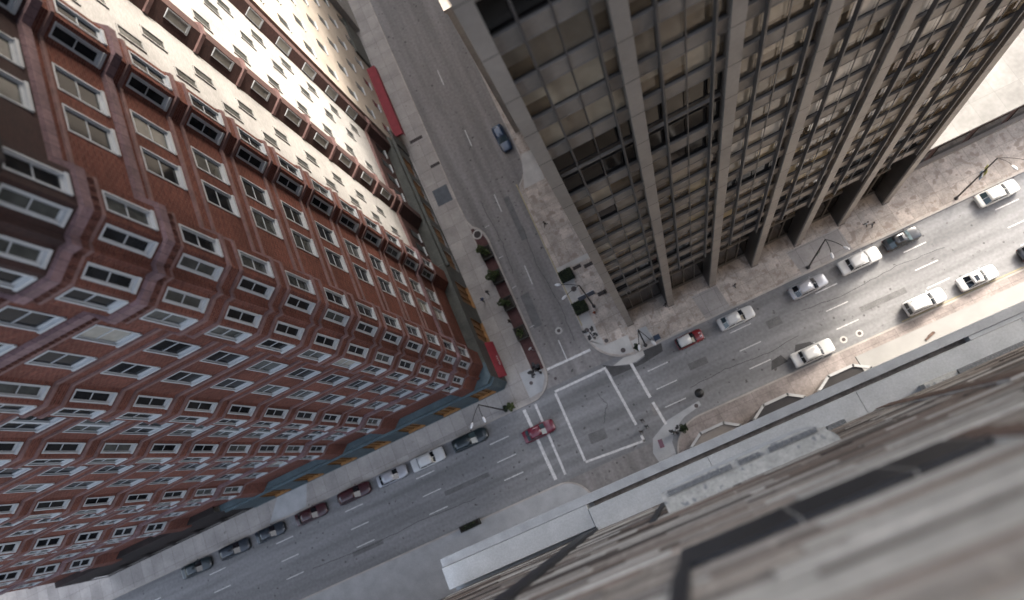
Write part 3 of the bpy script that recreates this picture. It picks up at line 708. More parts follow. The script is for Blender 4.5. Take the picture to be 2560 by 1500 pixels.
# ------------------------------------------------------------------ dark glass tower
gt = empty('glass_tower', (18, 35, 0), 0, 'dark bronze office tower with tall square pillars and rows of tinted windows', 'building')
P0, PITCH = -0.88, 6.08
TZ = 120.0
FL = [18.0+3.9*k for k in range(14)]
mb = MB(); mb.box(-0.6, 36.4, 19.3, 52.6, 17.6, TZ); mb.box(-0.5, 36.3, 21.0, 52.6, 0.0, 17.6)
mb.build('core', M['bronze_dark'], gt)
mb = MB(); mb.box(-0.9, 36.7, 18.5, 52.8, TZ, TZ+1.5); mb.build('parapet', M['bronze'], gt)
for i in range(7):
    x = P0+PITCH*i
    mb = MB(); mb.box(x+0.02, x+0.88, 18.58, 19.29 if False else 19.25, 0.32, TZ-0.01, 0)
    z = 2.4
    while z < TZ:
        mb.box(x+0.016, x+0.884, 18.574, 19.2, z, z+0.045, 1); z += 3.9
    mb.box(x-0.01, x+0.91, 18.54, 19.3, 0.0, 0.32, 1)
    mb.box(x, x+0.90, 18.80, 20.62, 0.0, 17.55, 1)  # deep side shadow put into a near-black block behind the pillar
    mb.build('pillar', [M['bronze_pillar'], M['bronze_dark']], gt)
for j, z in enumerate(FL + [18.0+3.9*14]):
    if j == 9:      # double-height opening in the first bays has no spandrel there
        rng = [(P0+PITCH*2+0.87, P0+PITCH*6)]
    else: rng = [(P0+0.87, P0+PITCH*6)]
    mb = MB()
    for a, b in rng:
        mb.box(a, b, 18.90, 19.29, z-0.55, z+0.62, 0)
        mb.box(a, b, 18.87, 18.95, z+0.62, z+0.70, 0); mb.box(a, b, 18.87, 18.95, z-0.63, z-0.55, 0)
    if j == 9: mb.box(P0+0.92, P0+PITCH*2, 18.98, 19.2, z-0.06, z+0.06, 0)
    mb.build('spandrel', M['bronze'], gt)
for i in range(6):
    for u in (2.15, 5.25):
        x = P0+PITCH*i+u
        mb = MB(); mb.box(x-0.055, x+0.055, 18.52, 18.89, 17.4, TZ-0.02, 0); mb.build('fin', M['fin'], gt)
mull = MB()
for i in range(6):
    x = P0+PITCH*i+3.70
    mull.box(x-0.035, x+0.035, 18.83, 18.895, 17.5, TZ-0.03)
mull.build('mullion', M['fin'], gt)
PN = ['pane_a', 'pane_b', 'pane_c', 'pane_d', 'pane_e', 'pane_gold', 'bronze_dark']
for j in range(14):
    z0, z1 = FL[j]+0.70, FL[j]+3.9-0.63
    for i in range(6):
        x = P0+PITCH*i
        mb = MB()
        us = [(0.86, 2.12), (2.18, 3.68), (3.72, 5.22), (5.28, PITCH)]
        base = random.random()
        for q, (a, b) in enumerate(us):
            r = 0.6*base+0.4*random.random()
            if (j in (8, 9) and i < 2) or (j == 13 and i == 0) or (j in (7, 8) and i == 1 and q > 0): mi = 0
            elif j >= 10 and i < 2: mi = 1 if r < 0.55 else 2
            elif i >= 2 and j >= 6 and r > 0.40: mi = 4 if r > 0.62 else 2  # paler panes high on the east side, reflections put into the colour
            elif j <= 1: mi = [0, 3, 0, 1][int(r*3.99)]
            else: mi = [0, 3, 1, 1, 2, 5, 2, 1][int(r*7.99)]
            blind = random.random() if mi in (1, 2, 4, 5) else 0
            if mi in (1, 2, 5) and random.random() < 0.45:    # half drawn blind
                zm = z0+(z1-z0)*random.uniform(0.25, 0.7)
                mb.quad((x+a, 19.12, zm), (x+b, 19.12, zm), (x+b, 19.12, z1), (x+a, 19.12, z1), mi)
                mb.quad((x+a, 19.12, z0), (x+b, 19.12, z0), (x+b, 19.12, zm), (x+a, 19.12, zm), 3)
            else:
                mb.quad((x+a, 19.12, z0), (x+b, 19.12, z0), (x+b, 19.12, z1), (x+a, 19.12, z1), mi)
        # frame bars
        mb.box(x+0.93, x+PITCH, 19.06, 19.14, z0-0.005, z0+0.05, 6); mb.box(x+0.93, x+PITCH, 19.06, 19.14, z1-0.05, z1+0.005, 6)
        mb.build('window', [M[k] for k in PN], gt)
mb = MB(); mb.box(P0+0.93, P0+PITCH*6, 19.08, 19.29, FL[-1]+4.6, TZ-0.01); mb.build('glazing', M['pane_b'], gt)
# recessed lobby
for i in range(6):
    x = P0+PITCH*i
    mb = MB()
    mb.quad((x+0.3, 20.7, 0.35), (x+PITCH+0.3, 20.7, 0.35), (x+PITCH+0.3, 20.7, 8.2), (x+0.3, 20.7, 8.2), 0)
    for q in range(4):
        a = x+0.3+PITCH*q/4; b = x+0.3+PITCH*(q+1)/4
        mi = random.choice([1, 2, 2, 1])
        mb.quad((a+0.04, 20.68, 12.6), (b-0.04, 20.68, 12.6), (b-0.04, 20.68, 16.9), (a+0.04, 20.68, 16.9), mi)
        mb.quad((a+0.04, 20.68, 8.5), (b-0.04, 20.68, 8.5), (b-0.04, 20.68, 12.4), (a+0.04, 20.68, 12.4), random.choice([0, 0, 3, 0]))
        mb.box(a-0.04, a+0.04, 20.55, 20.69, 0.3, 17.55, 4)
    mb.box(x+0.3, x+PITCH+0.3, 20.5, 20.72, 8.2, 8.5, 4); mb.box(x+0.3, x+PITCH+0.3, 20.45, 20.72, 0.0, 0.35, 4); mb.box(x+0.3, x+PITCH+0.3, 20.5, 20.72, 12.4, 12.6, 4)
    mb.box(x+0.3, x+PITCH+0.3, 20.4, 20.72, 16.9, 17.58, 4)
    mb.build('lobby_window', [M['lobby'], M['pane_gold'], M['pane_c'], M['pane_d'], M['bronze']], gt)
sideb = MB()
for z in FL: sideb.box(-0.78, -0.58, 19.9, 52.4, z-0.6, z+0.6)
sideb.build('spandrel', M['bronze'], gt)
mb = MB(); mb.box(36.42, 66, 20.5, 49.2, 62, TZ); mb.build('sun_blocker', M['bronze'], gt)  # added out of view to keep the sun off the stone ledge
# low building east of the tower
lb = empty('low_podium_building', (60, 30, 0), 0, 'low brown building with a bright flat roof east of the dark tower', 'building')
mb = MB(); mb.box(37.2, 110, 21.3, 52, 0, 6.2); mb.build('wall', M['brick_dark'], lb)
mb = MB(); mb.box(37.0, 110, 21.0, 52, 6.2, 6.6); mb.build('roof', M['roof_pale'], lb)
mb = MB(); mb.box(37.2, 110, 20.8, 21.28, 0.2, 0.9); mb.build('plinth', M['bronze'], lb)
mb = MB()
for i in range(12): mb.box(38.2+5*i, 42.2+5*i, 21.2, 21.28, 1.2, 4.6)
mb.build('shop_window', M['lobby'], lb)

# ------------------------------------------------------------------ masonry tower the view is taken from
mt = empty('masonry_tower', (11, -20, 0), 0, 'weathered brick tower with a pale stone ledge, seen from above at close range', 'building')
WY = -0.93
KS = 2.5
class TB(MB):
    """geometry measured at arm's length, brought to its real distance below the roof line"""
    def build(s, name, mats, parent=None, **k):
        s.v = [(x*KS, y*KS, 95+(z-95)*KS) for x, y, z in s.v]
        return MB.build(s, name, mats, parent, **k)
mb = TB()
mb.box(-8.3, 24.0, -18, WY, 57.0, 92.5); mb.build('wall', M['near_brick'], mt)
mb = TB(); mb.box(-8.3, 24.0, -18, WY-0.6, 92.5, 93.2); mb.build('roof', M['dark_roof2'], mt)
mb = TB(); z = 74.62; rr = random.Random(5)
while z < 92.3:
    hgt = rr.choice((0.14, 0.20, 0.28, 0.40)); x = -8.2-rr.random()*2
    while x < 14:
        ln = rr.uniform(0.9, 3.8)
        if -0.68 < x+ln and x < 2.66 and 86.7 < z < 92.4:
            m_ = rr.choice((1, 2, 4, 0, 2))
        else: m_ = rr.choice((0, 1, 3, 2, 3, 4, 2))
        if max(x, -8.28) < min(x+ln, 14) and not (86.6 < z+hgt and z < 88.3 and -0.8 < x+ln and x < 2.75):
            mb.box(max(x, -8.28)+0.004, min(x+ln, 14)-0.004, WY, WY+0.006+rr.random()*0.030, z+0.004, z+hgt-0.006, m_)
        x += ln
    z += hgt
mb.build('brickwork', [M['near_brick'], M['near_brick2'], M['strata_pale'], M['strata_dark'], M['strata_brown']], mt)
# ledge: outer lip, gutter gap and main slab
mb = TB(); mb.box(-8.4, 24.1, -0.14, 0.12, 73.55, 74.0); mb.box(-8.4, 24.1, WY, -0.14, 73.3, 73.55); bevel(mb.build('ledge_lip', M['ledge_lip'], mt), 0.03)
mb = TB(); mb.box(-3.4, 24.0, -0.27, -0.14, 73.552, 73.62); mb.build('gutter', M['gutter'], mt)
mb = TB()
xs = [-3.55, 0.2, 4.6, 9.2, 13.8, 18.6, 24.0]
for a, b in zip(xs[:-1], xs[1:]): mb.box(a+0.006, b-0.006, WY, -0.27, 73.555, 74.14)
mb.box(-8.4, -3.56, -0.80, -0.15, 73.555, 74.10)
bevel(mb.build('ledge_slab', M['ledge'], mt), 0.025)
mb = TB()
for a, b in ((-8.4, -5.9), (7.9, 11.5), (14.0, 17.0)):
    mb = TB(); mb.box(a, b, -0.26, -0.15, 73.63, 73.98); mb.build('ledge_bracket', M['ledge_lip'], mt)
# granite strip and pale stones where slab meets wall
mb = TB()
for a, b in ((1.0, 2.9), (3.4, 3.9), (7.0, 9.6), (10.2, 14)):
    mb = TB(); mb.box(a, b, WY, WY+0.13, 74.14, 74.6); mb.build('granite_strip', M['granite'], mt)
mb = TB()
for a, b in ((2.92, 3.38), (6.1, 6.98), (9.62, 10.18), (-1.0, 0.96)):
    mb = TB(); mb.box(a, b, WY, WY+0.14, 74.14, 74.55); mb.build('stone_block', M['stone_worn'], mt)
# rounded stone shelf
sh = [(-1.05, WY), (-1.05, -0.50), (0.4, -0.47), (2.0, -0.47)] + [(2.0+0.62*math.sin(t), WY+0.46*math.cos(t)) for t in [i*math.pi/16 for i in range(1, 9)]]
mb = TB(); mb.prism(sh[::-1], 79.6, 80.0); bevel(mb.build('stone_shelf', M['stone_worn'], mt), 0.03)
mb = TB(); mb.prism([(x, WY+(y-WY)*1.12-0.0) if y > WY else (x, y) for x, y in sh][::-1], 79.35, 79.58); mb.build('shelf_moulding', M['ledge_lip'], mt)
mb = TB()
for a, b in ((-0.9, 0.5), (0.65, 1.1), (1.3, 2.3)): mb.box(a, b, -0.60, -0.50, 80.0, 80.05)
mb.build('shelf_strip', M['granite'], mt)
# window surround: slate sill band, slate jamb and soldier bricks
mb = TB()
for a, b in ((-0.62, 0.55), (0.57, 1.60), (1.63, 2.28)): mb.box(a, b, WY, WY+0.05, 86.85, 88.15)
mb.build('slate_sill', M['slate'], mt)
mb = TB(); mb.box(-0.66, -0.50, WY, WY+0.05, 88.16, 92.4); mb.build('slate_jamb', M['slate'], mt)
mb = TB()
z = 86.9
for k in range(12): mb.box(2.33, 2.60, WY, WY+0.05+0.01*(k % 2), z, z+0.26); z += 0.31
mb.build('soldier_course', M['soldier'], mt)
mb = TB(); mb.box(2.30, 2.63, WY, WY+0.035, 86.84, 90.6); mb.box(1.605, 1.625, WY, WY+0.045, 86.86, 88.14); mb.box(0.552, 0.568, WY, WY+0.045, 86.86, 88.14); mb.build('mortar_bed', M['mortar'], mt)
mb = TB(); z = 74.6
for k in range(14): mb.box(4.72+0.02*(k % 2), 5.12, WY, WY+0.06, z, z+0.52); z += 0.60
mb.build('soldier_course', M['soldier'], mt)
mb = TB(); mb.box(4.68, 5.14, WY, WY+0.045, 74.5, 83.0); mb.build('mortar_bed', M['mortar'], mt)
mb = TB()
for z, a, b in ((81.2, 3.6, 4.4), (82.3, 2.9, 3.4), (84.3, 5.2, 7.2), (79.0, 5.5, 8.5), (77.2, 3.3, 4.5)):
    mb = TB(); mb.box(a, b, WY, WY+0.035, z, z+0.10); mb.build('mortar_seam', M['mortar'], mt)
mb = TB(); mb.box(-3.95, -3.5, WY, WY+0.10, 74.2, 92.4); mb.box(-1.45, -1.30, WY, WY+0.06, 75.5, 80.5); mb.build('recess_strip', M['slate'], mt)  # dark flat strips standing in for recesses in the wall
# storefront bays at street level
for i in range(3):
    x = -0.45+8.32*i
    tz = [(x, -2.30), (x+0.05, 0.55), (x+1.85, 1.66), (x+4.95, 1.70), (x+6.6, 0.62), (x+6.65, -2.30)]
    mb = MB(); mb.prism(tz[::-1], 0.15, 4.75); mb.build('bay_window', M['lobby'], mt)
    fr = MB()
    for a, b in zip(tz[:-1], tz[1:]):
        a, b = Vector(a), Vector(b); d = (b-a).normalized(); n = Vector((-d.y, d.x))
        if True:
            fr.prism([tuple(a-d*0.1-n*0.16), tuple(b+d*0.1-n*0.16), tuple(b+d*0.1+n*0.16), tuple(a-d*0.1+n*0.16)][::1], 4.75+0.003*i, 5.0)
    fr.build('bay_frame', M['concrete_grey'], mt, fixn=False)
    mb = MB(); mb.prism(inset(tz[::-1], 0.2), 4.751, 4.80); mb.build('bay_roof', M['bronze_dark'] if i else M['bronze'], mt)
# white canopy deck at the east end
wc = MB(); wc.box(21.9, 60, -0.4, 2.45, 4.5, 4.95); wc.box(22.5, 60, -0.9, -0.4, 4.5, 5.2)
wco = wc.build('white_canopy', M['white_coat']); tag(wco, 'long white flat canopy over the pavement at the foot of the weathered tower', 'canopy')
# building on the south-west corner
st = empty('low_tan_building', (-60, -24, 0), 0, 'low tan building across the street from the red brick building', 'building')
mb = MB(); mb.box(-150, -20.8, -45, -4.2, 0, 16); mb.build('wall', M['tan_wall'], st)
mb = MB()
for k in range(3):
    mb.box(-149, -21, -4.19, -4.1, 2+4.5*k, 5+4.5*k)
mb.build('window_band', M['glass_curtain'], st)

# ------------------------------------------------------------------ cars (front towards +X, built at the origin, then placed)
def car_parts(L, Wd, H, style):
    """returns dict of meshes-builders for a car of the given size; x from -L/2 (tail) to L/2 (nose)"""
    hw = Wd/2; belt = H*0.62; zb = 0.20
    if style == 'hatch': hood, cab0, cab1, r0, r1 = 0.80, -0.47, 0.19, -0.40, 0.03
    elif style == 'suv': hood, cab0, cab1, r0, r1 = 0.78, -0.47, 0.20, -0.42, 0.06
    elif style == 'coupe': hood, cab0, cab1, r0, r1 = 0.76, -0.34, 0.18, -0.19, 0.06
    elif style == 'boxy': hood, cab0, cab1, r0, r1 = 0.80, -0.305, 0.215, -0.235, 0.135
    else: hood, cab0, cab1, r0, r1 = 0.78, -0.39, 0.215, -0.265, 0.085
    # body: stations along x
    st = [(-0.5, 0.80, 0.55, 0.82), (-0.485, 0.90, 0.38, 0.92), (-0.44, 0.965, 0.30, 0.985), (-0.30, 1.0, 0.24, 1.0), (0.0, 1.0, 0.22, 1.0),
          (0.22, 0.99, 0.22, 0.985), (0.36, 0.965, 0.26, 0.93), (0.45, 0.88, 0.30, 0.86), (0.488, 0.76, 0.36, 0.78), (0.5, 0.62, 0.46, 0.70)]
    if style == 'boxy':
        st = [(x, min(1, w*1.05+0.02), z, min(1, h*1.03)) for x, w, z, h in st]
    body = MB(); ring = []
    for x, w, z0, hf in st:
        xx = x*L; ww = hw*w; hh = belt*hf
        if style in ('hatch', 'suv') and x < -0.3: hh = belt*max(hf, 0.97)
        z0 = 0.16+z0*0.35
        pr = [(ww*0.86, z0), (ww*0.97, z0+0.10), (ww, hh*0.62), (ww*0.985, hh*0.82), (ww*0.93, hh*0.95), (ww*0.80, hh), (ww*0.40, hh+0.022), (0, hh+0.03)]
        pts = [(xx, y, z) for y, z in pr]+[(xx, -y, z) for y, z in pr[-2::-1]]
        ring.append(pts)
    n = len(ring[0])
    for p in ring: body.v += p
    for i in range(len(ring)-1):
        for k in range(n-1):
            body.f.append((i*n+k, (i+1)*n+k, (i+1)*n+k+1, i*n+k+1)); body.m.append(0)
        body.f.append((i*n+n-1, (i+1)*n+n-1, (i+1)*n, i*n)); body.m.append(0)
    body.f.append(tuple(range(n))[::-1]); body.m.append(0)
    e = (len(ring)-1)*n; body.f.append(tuple(e+k for k in range(n))); body.m.append(0)
    # cabin
    cw, rw = hw*0.90, hw*(0.79 if style != 'coupe' else 0.74)
    zb_, zr = belt*0.955, H
    xb0, xb1, xr0, xr1 = cab0*L, cab1*L, r0*L, r1*L
    cab = MB()
    B = [(xb0, -cw*0.95, zb_), (xb1, -cw*0.93, zb_), (xb1+0.09, 0, zb_+0.01), (xb1, cw*0.93, zb_), (xb0, cw*0.95, zb_), (xb0-0.06, 0, zb_+0.01)]
    T = [(xr0, -rw*0.95, zr-0.05), (xr1, -rw*0.94, zr-0.05), (xr1+0.06, 0, zr-0.02), (xr1, rw*0.94, zr-0.05), (xr0, rw*0.95, zr-0.05), (xr0-0.05, 0, zr-0.02)]
    cab.add(B+T, [(0, 1, 7, 6), (1, 2, 8, 7), (2, 3, 9, 8), (3, 4, 10, 9), (4, 5, 11, 10), (5, 0, 6, 11)])
    roof = MB()
    o_ = len(T); c0 = ((xr0+xr1)/2, 0, zr+0.015)
    q = [(x*1.0, y*1.02, z+0.004) for x, y, z in T]
    roof.add(q+[((xr0*0.8+xr1*0.2), -rw*0.55, zr), ((xr0*0.2+xr1*0.8), -rw*0.55, zr), ((xr0*0.2+xr1*0.8), rw*0.55, zr), ((xr0*0.8+xr1*0.2), rw*0.55, zr), c0],
             [(0, 1, 7, 6), (1, 2, 8, 10, 7) , (2, 3, 8), (3, 4, 9, 8), (4, 5, 9), (5, 0, 6, 10, 9), (7, 10, 6), (8, 9, 10)])
    def gl(a, b, c, d, k=0.10, off=0.012):
        a, b, c, d = map(Vector, (a, b, c, d)); m = (a+b+c+d)/4; nrm = (b-a).cross(d-a).normalized()
        return [tuple(p+(m-p)*k+nrm*off) for p in (a, b, c, d)]
    G = {}
    mb = MB(); mb.add(gl(B[1], B[2], T[2], T[1], 0.05), [(0, 1, 2, 3)]); mb.add(gl(B[2], B[3], T[3], T[2], 0.05), [(0, 1, 2, 3)]); G['windscreen'] = mb
    mb = MB(); mb.add(gl(B[4], B[5], T[5], T[4], 0.09), [(0, 1, 2, 3)]); mb.add(gl(B[5], B[0], T[0], T[5], 0.09), [(0, 1, 2, 3)]); G['rear_window'] = mb
    sides = []
    for sgn in (0, 1):
        a, b, c, d = (B[0], B[1], T[1], T[0]) if sgn == 0 else (B[3], B[4], T[4], T[3])
        mb = MB(); Q = gl(a, b, c, d, 0.12)
        qa, qb, qc, qd = map(Vector, Q)
        m0 = qa.lerp(qb, 0.46); m1 = qa.lerp(qb, 0.50); t0 = qd.lerp(qc, 0.46); t1 = qd.lerp(qc, 0.50)
        mb.add([tuple(qa), tuple(m0), tuple(t0), tuple(qd)], [(0, 1, 2, 3)]); mb.add([tuple(m1), tuple(qb), tuple(qc), tuple(t1)], [(0, 1, 2, 3)])
        sides.append(mb)
    G['side'] = sides
    return body, cab, roof, G, belt, hw

def wheel_mesh():
    t = MB(); r = MB(); n = 16
    prof = [(-0.10, 0.21), (-0.11, 0.29), (-0.08, 0.33), (0.08, 0.33), (0.11, 0.29), (0.10, 0.21)]
    for (y0, a), (y1, b) in zip(prof[:-1], prof[1:]):
        for k in range(n):
            c0, s0, c1, s1 = math.cos(2*math.pi*k/n), math.sin(2*math.pi*k/n), math.cos(2*math.pi*(k+1)/n), math.sin(2*math.pi*(k+1)/n)
            t.quad((a*c0, y0, a*s0), (b*c0, y1, b*s0), (b*c1, y1, b*s1), (a*c1, y0, a*s1))
    for y in (-0.095, 0.095):
        r.add([(0.215*math.cos(2*math.pi*k/n), y, 0.215*math.sin(2*math.pi*k/n)) for k in range(n)]+[(0, y*1.1, 0)], [(k, (k+1) % n, n) for k in range(n)])
    return t.mesh('wheel', M['rubber'], True), r.mesh('rim', M['rim'])
WHEEL, RIM = wheel_mesh()

def make_car(x, y, rz, L, Wd, H, style, paint, label, cat='car', group=None, roofm=None, glass='car_glass', mirrors=True, rear_glass=None, extras=()):
    c = empty('car' if cat != 'taxi' else 'taxi', (x, y, 0.013), rz, label, cat, group)
    body, cab, roof, G, belt, hw = car_parts(L, Wd, H, style)
    b = body.build('body', M[paint], c, True, world=False, fixn=True); bevel(b, 0.02, 1)
    k = cab.build('cabin', M[paint] if roofm is None else M['trim'], c, False, world=False, fixn=True)
    r = roof.build('roof', M[roofm or paint], c, True, world=False, fixn=True)
    so = r.modifiers.new('thick', 'SOLIDIFY'); so.thickness = 0.03; so.offset = -1
    G['windscreen'].build('windscreen', M[glass], c, world=False)
    G['rear_window'].build('rear_window', M[rear_glass or glass], c, world=False)
    for mb in G['side']: mb.build('side_window', M[glass], c, world=False)
    for sx in (-0.31, 0.315):
        for sy in (-1, 1):
            w = link('wheel', WHEEL, c, (sx*L, sy*(hw-0.12), 0.33)); link('rim', RIM, w)
    for sy in (-1, 1):
        mb = MB(); mb.ell((L*0.462, sy*hw*0.62, belt*0.68), (0.16, 0.17, 0.07), 10, 6); mb.build('headlight', M['headlight'], c, True, world=False)
        mb = MB(); mb.box(-L*0.499, -L*0.478, sy*hw*0.70-0.14, sy*hw*0.70+0.14, belt*0.62, belt*0.80); mb.build('tail_light', M['taillight'], c, world=False)
        if mirrors:
            mb = MB(); mb.box(L*0.135-0.07, L*0.135+0.07, sy*(hw+0.02)-0.02, sy*(hw+0.13)+0.02, belt*0.98, belt*0.98+0.13); bevel(mb.build('mirror', M['lamp_white'] if roofm else M[paint], c, world=False), 0.03)
    mb = MB(); mb.box(-L*0.5-0.015, -L*0.488, -hw*0.72, hw*0.72, 0.33, 0.46); mb.build('rear_bumper', M['trim'] if style in ('suv', 'boxy') else M[paint], c, world=False)
    mb = MB(); mb.box(L*0.478, L*0.505, -hw*0.55, hw*0.55, 0.32, 0.45); mb.build('grille', M['trim'], c, world=False)
    for ex in extras:
        if ex == 'stripes':
            mb = MB()
            for yy in (-0.22, 0.22): mb.box(L*0.30, L*0.44, yy-0.06, yy+0.06, belt*0.90, belt*0.955)
            mb.build('bonnet_stripe', M['lamp_white'], c, world=False)
            for sx, sy in ((0.40, -1), (0.40, 1)):
                mb = MB(); mb.ell((L*0.43, sy*hw*0.60, belt*0.80), (0.11, 0.11, 0.06), 8, 6); mb.build('spotlight', M['lamp_white'], c, True, world=False)
        if ex == 'sunroof':
            mb = MB(); mb.box(-L*0.12, -L*0.02, -0.36, 0.36, H+0.006, H+0.022); mb.build('sunroof', M['car_glass'], c, world=False)
        if ex == 'sign':
            mb = MB(); mb.box(-0.35*0.5-L*0.06, 0.35*0.5-L*0.06, -0.42, 0.42, H+0.02, H+0.20); bevel(mb.build('roof_sign', M['lamp_white'], c, world=False), 0.03)
        if ex == 'rails':
            for sy in (-1, 1):
                mb = MB(); mb.tube([(-L*0.36, sy*hw*0.66, H+0.05), (L*0.02, sy*hw*0.66, H+0.05)], 0.022, 6); mb.build('roof_rail', M['trim'], c, world=False)
    return c
GK = 'cars parked along the far kerb'; GN = 'cars parked beside the pale pavement'
make_car(5.75, 13.35, 0, 3.72, 1.70, 1.42, 'hatch', 'c_red', 'small red hatchback with a white roof, nearest the corner with the round kerb', 'car', GK, roofm='c_white', extras=('stripes',))
make_car(12.38, 13.28, 0.0, 4.86, 1.84, 1.45, 'sedan', 'c_white', 'white saloon parked just ahead of the small red hatchback', 'car', GK, rear_glass='car_glass_teal')
make_car(22.3, 13.02, 0.02, 4.95, 1.86, 1.44, 'sedan', 'c_silver', 'silver saloon with a black rear window, behind the long white saloon', 'car', GK)
make_car(29.4, 13.25, 0.0, 5.3, 1.98, 1.46, 'boxy', 'c_white', 'long white saloon with narrow dark windows, between the silver saloon and the black car', 'car', GK)
make_car(35.2, 13.5, 0.0, 4.6, 1.80, 1.40, 'sedan', 'c_black', 'black saloon with a bluish glass roof, ahead of the long white saloon', 'car', GK, extras=('sunroof',), glass='car_glass_teal')
make_car(47.6, 13.6, 0.0, 5.1, 1.9, 1.45, 'sedan', 'c_cream', 'white saloon parked beyond the black saloon, at the far end of the kerb', 'car', GK, rear_glass='car_glass_teal')
make_car(18.65, 5.15, 0.0, 5.35, 1.96, 1.47, 'boxy', 'c_white', 'white saloon with a black rear window, parked by the bay fronts opposite the red hatchback', 'car', GN, rear_glass='car_glass')
make_car(33.35, 5.2, 0.0, 5.0, 1.96, 1.72, 'suv', 'c_white', 'white estate car with roof rails, parked beside the white canopy', 'car', GN, extras=('rails',))
make_car(40.1, 5.2, 0.0, 4.7, 1.84, 1.34, 'coupe', 'c_white', 'white coupe with a sunroof, ahead of the white estate car', 'car', GN, extras=('sunroof',))
make_car(47.9, 5.5, 0.0, 4.7, 1.85, 1.42, 'sedan', 'c_black', 'black saloon parked in front of the white coupe, at the edge of view', 'car', GN)
make_car(-18.0, 10.7, 0.02, 4.65, 1.86, 1.38, 'sedan', 'c_maroon', 'maroon saloon standing across the double white stop line', 'car', glass='car_glass_teal')
GL = 'cars parked by the teal shopfront'
make_car(-27.5, 13.6, 0, 5.3, 1.95, 1.66, 'suv', 'c_dkteal', 'dark green estate car parked nearest the shopfront street lamp', 'car', GL, glass='car_glass_teal')
make_car(-34.3, 13.6, 0, 5.2, 1.92, 1.45, 'boxy', 'c_white', 'white saloon parked behind the dark green estate car', 'car', GL)
make_car(-40.2, 13.65, 0, 4.8, 1.85, 1.44, 'sedan', 'c_silver', 'silver saloon with a black windscreen behind the parked white saloon', 'car', GL)
make_car(-46.5, 13.7, 0, 5.2, 1.9, 1.6, 'suv', 'c_dkred', 'very dark red estate car parked behind the silver saloon', 'car', GL)
make_car(-53.9, 13.6, 0, 5.2, 1.9, 1.45, 'sedan', 'c_dkred', 'very dark red saloon, second dark car behind the silver saloon', 'car', GL)
make_car(-61.0, 13.7, 0, 4.9, 1.88, 1.45, 'sedan', 'c_navy', 'dark navy saloon, third dark car behind the silver saloon', 'car', GL)
make_car(-67.2, 13.7, 0, 5.0, 1.9, 1.6, 'suv', 'c_navy', 'dark navy estate car, fourth dark car behind the silver saloon', 'car', GL)
make_car(-74.2, 13.6, 0, 5.2, 1.9, 1.45, 'sedan', 'c_dkteal', 'dark green saloon, last of the row of dark parked cars', 'car', GL)
make_car(-5.35, 53.2, R(-88), 4.6, 1.82, 1.5, 'hatch', 'c_blue', 'dark blue hatchback with pale windows in the lay-by beside the glass tower', 'car', glass='car_glass_teal')

# ------------------------------------------------------------------ street lamps
LH = 13.0
def lamp(x, y, heads, label, banner=None, signs=(), h=LH, group='tall street lamps with curved arms'):
    e = empty('street_lamp', (x, y, 0.15), 0, label, 'street lamp', group)
    mb = MB(); mb.tube([(0, 0, 0), (0, 0, 0.5), (0, 0, h-0.15)], [0.15, 0.11, 0.07], 8); mb.disc(0, 0, 0.0, 0.12, 0.26, 12); mb.build('pole', M['steel'], e, True, world=False)
    for hx, hy in heads:
        d = Vector((hx-x, hy-y)); Ln = d.length; d /= Ln; s_ = Vector((-d.y, d.x))*0.5
        pts = []
        for i in range(9):
            t = i/8; p = d*(Ln-0.55)*t
            pts.append((p.x, p.y, h-0.15+0.75*math.sin(math.pi*t*0.62)))
        mb = MB(); mb.tube(pts, 0.045, 6); mb.build('arm', M['steel'], e, True, world=False)
        c = d*(Ln-0.12)
        mb = MB(); mb.ell((c.x, c.y, pts[-1][2]-0.03), (0.40, 0.18, 0.10), 14, 8, rot=Matrix.Rotation(math.atan2(d.y, d.x), 3, 'Z')); mb.build('lamp_head', M['lamp_white'], e, True, world=False)
    if banner:
        for sx in (-1, 1):
            mb = MB(); mb.box(min(sx*0.12, sx*1.15), max(sx*0.12, sx*1.15), -0.02, 0.02, 5.9, 8.0); mb.build('banner', M['blue_box'], e, world=False)
            mb = MB(); mb.tube([(sx*0.05, 0, 8.03), (sx*1.2, 0, 8.03)], 0.04, 6); mb.build('banner_rod', M['lamp_white'], e, world=False)
    for (u, z, m, rr) in signs:
        mb = MB(); q = Matrix.Rotation(rr, 3, 'Z')
        a = q @ Vector((-u, 0, 0)); n_ = q @ Vector((0, 0.02, 0)); a2 = q @ Vector((u, 0, 0)); o_ = q @ Vector((0, -0.08, 0))
        P = [a+o_, a2+o_, a2+o_+n_, a+o_+n_]
        mb.prism([(p.x, p.y) for p in P][::-1], z-u, z+u); mb.build('sign', M[m], e, world=False)
    return e
lamp(-3.84, 23.3, [(-6.25, 24.45), (-6.2, 22.55)], 'street lamp with twin blue banners between the two clipped hedges', banner=True)
lamp(0.18, 15.2, [(-0.65, 13.0), (1.16, 12.8)], 'street lamp on the rounded kerb beside the blue newspaper box')
lamp(-21.3, 15.3, [(-22.95, 13.1), (-21.14, 13.1)], 'street lamp beside the yellow-green bush outside the teal shopfront')
lamp(23.64, 15.35, [(24.95, 13.2), (23.1, 13.1)], 'street lamp carrying a green and a brown sign opposite the silver saloon', signs=((0.42, 8.8, 'sign_brown', 0.9), (0.40, 7.4, 'sign_green', 0.9)))
lamp(43.5, 15.3, [(44.0, 13.3), (45.6, 13.4)], 'street lamp with yellow and blue signs near the far white saloon', signs=((0.55, 9.4, 'sign_yellow', 0.9), (0.5, 7.9, 'sign_blue', 0.9)))

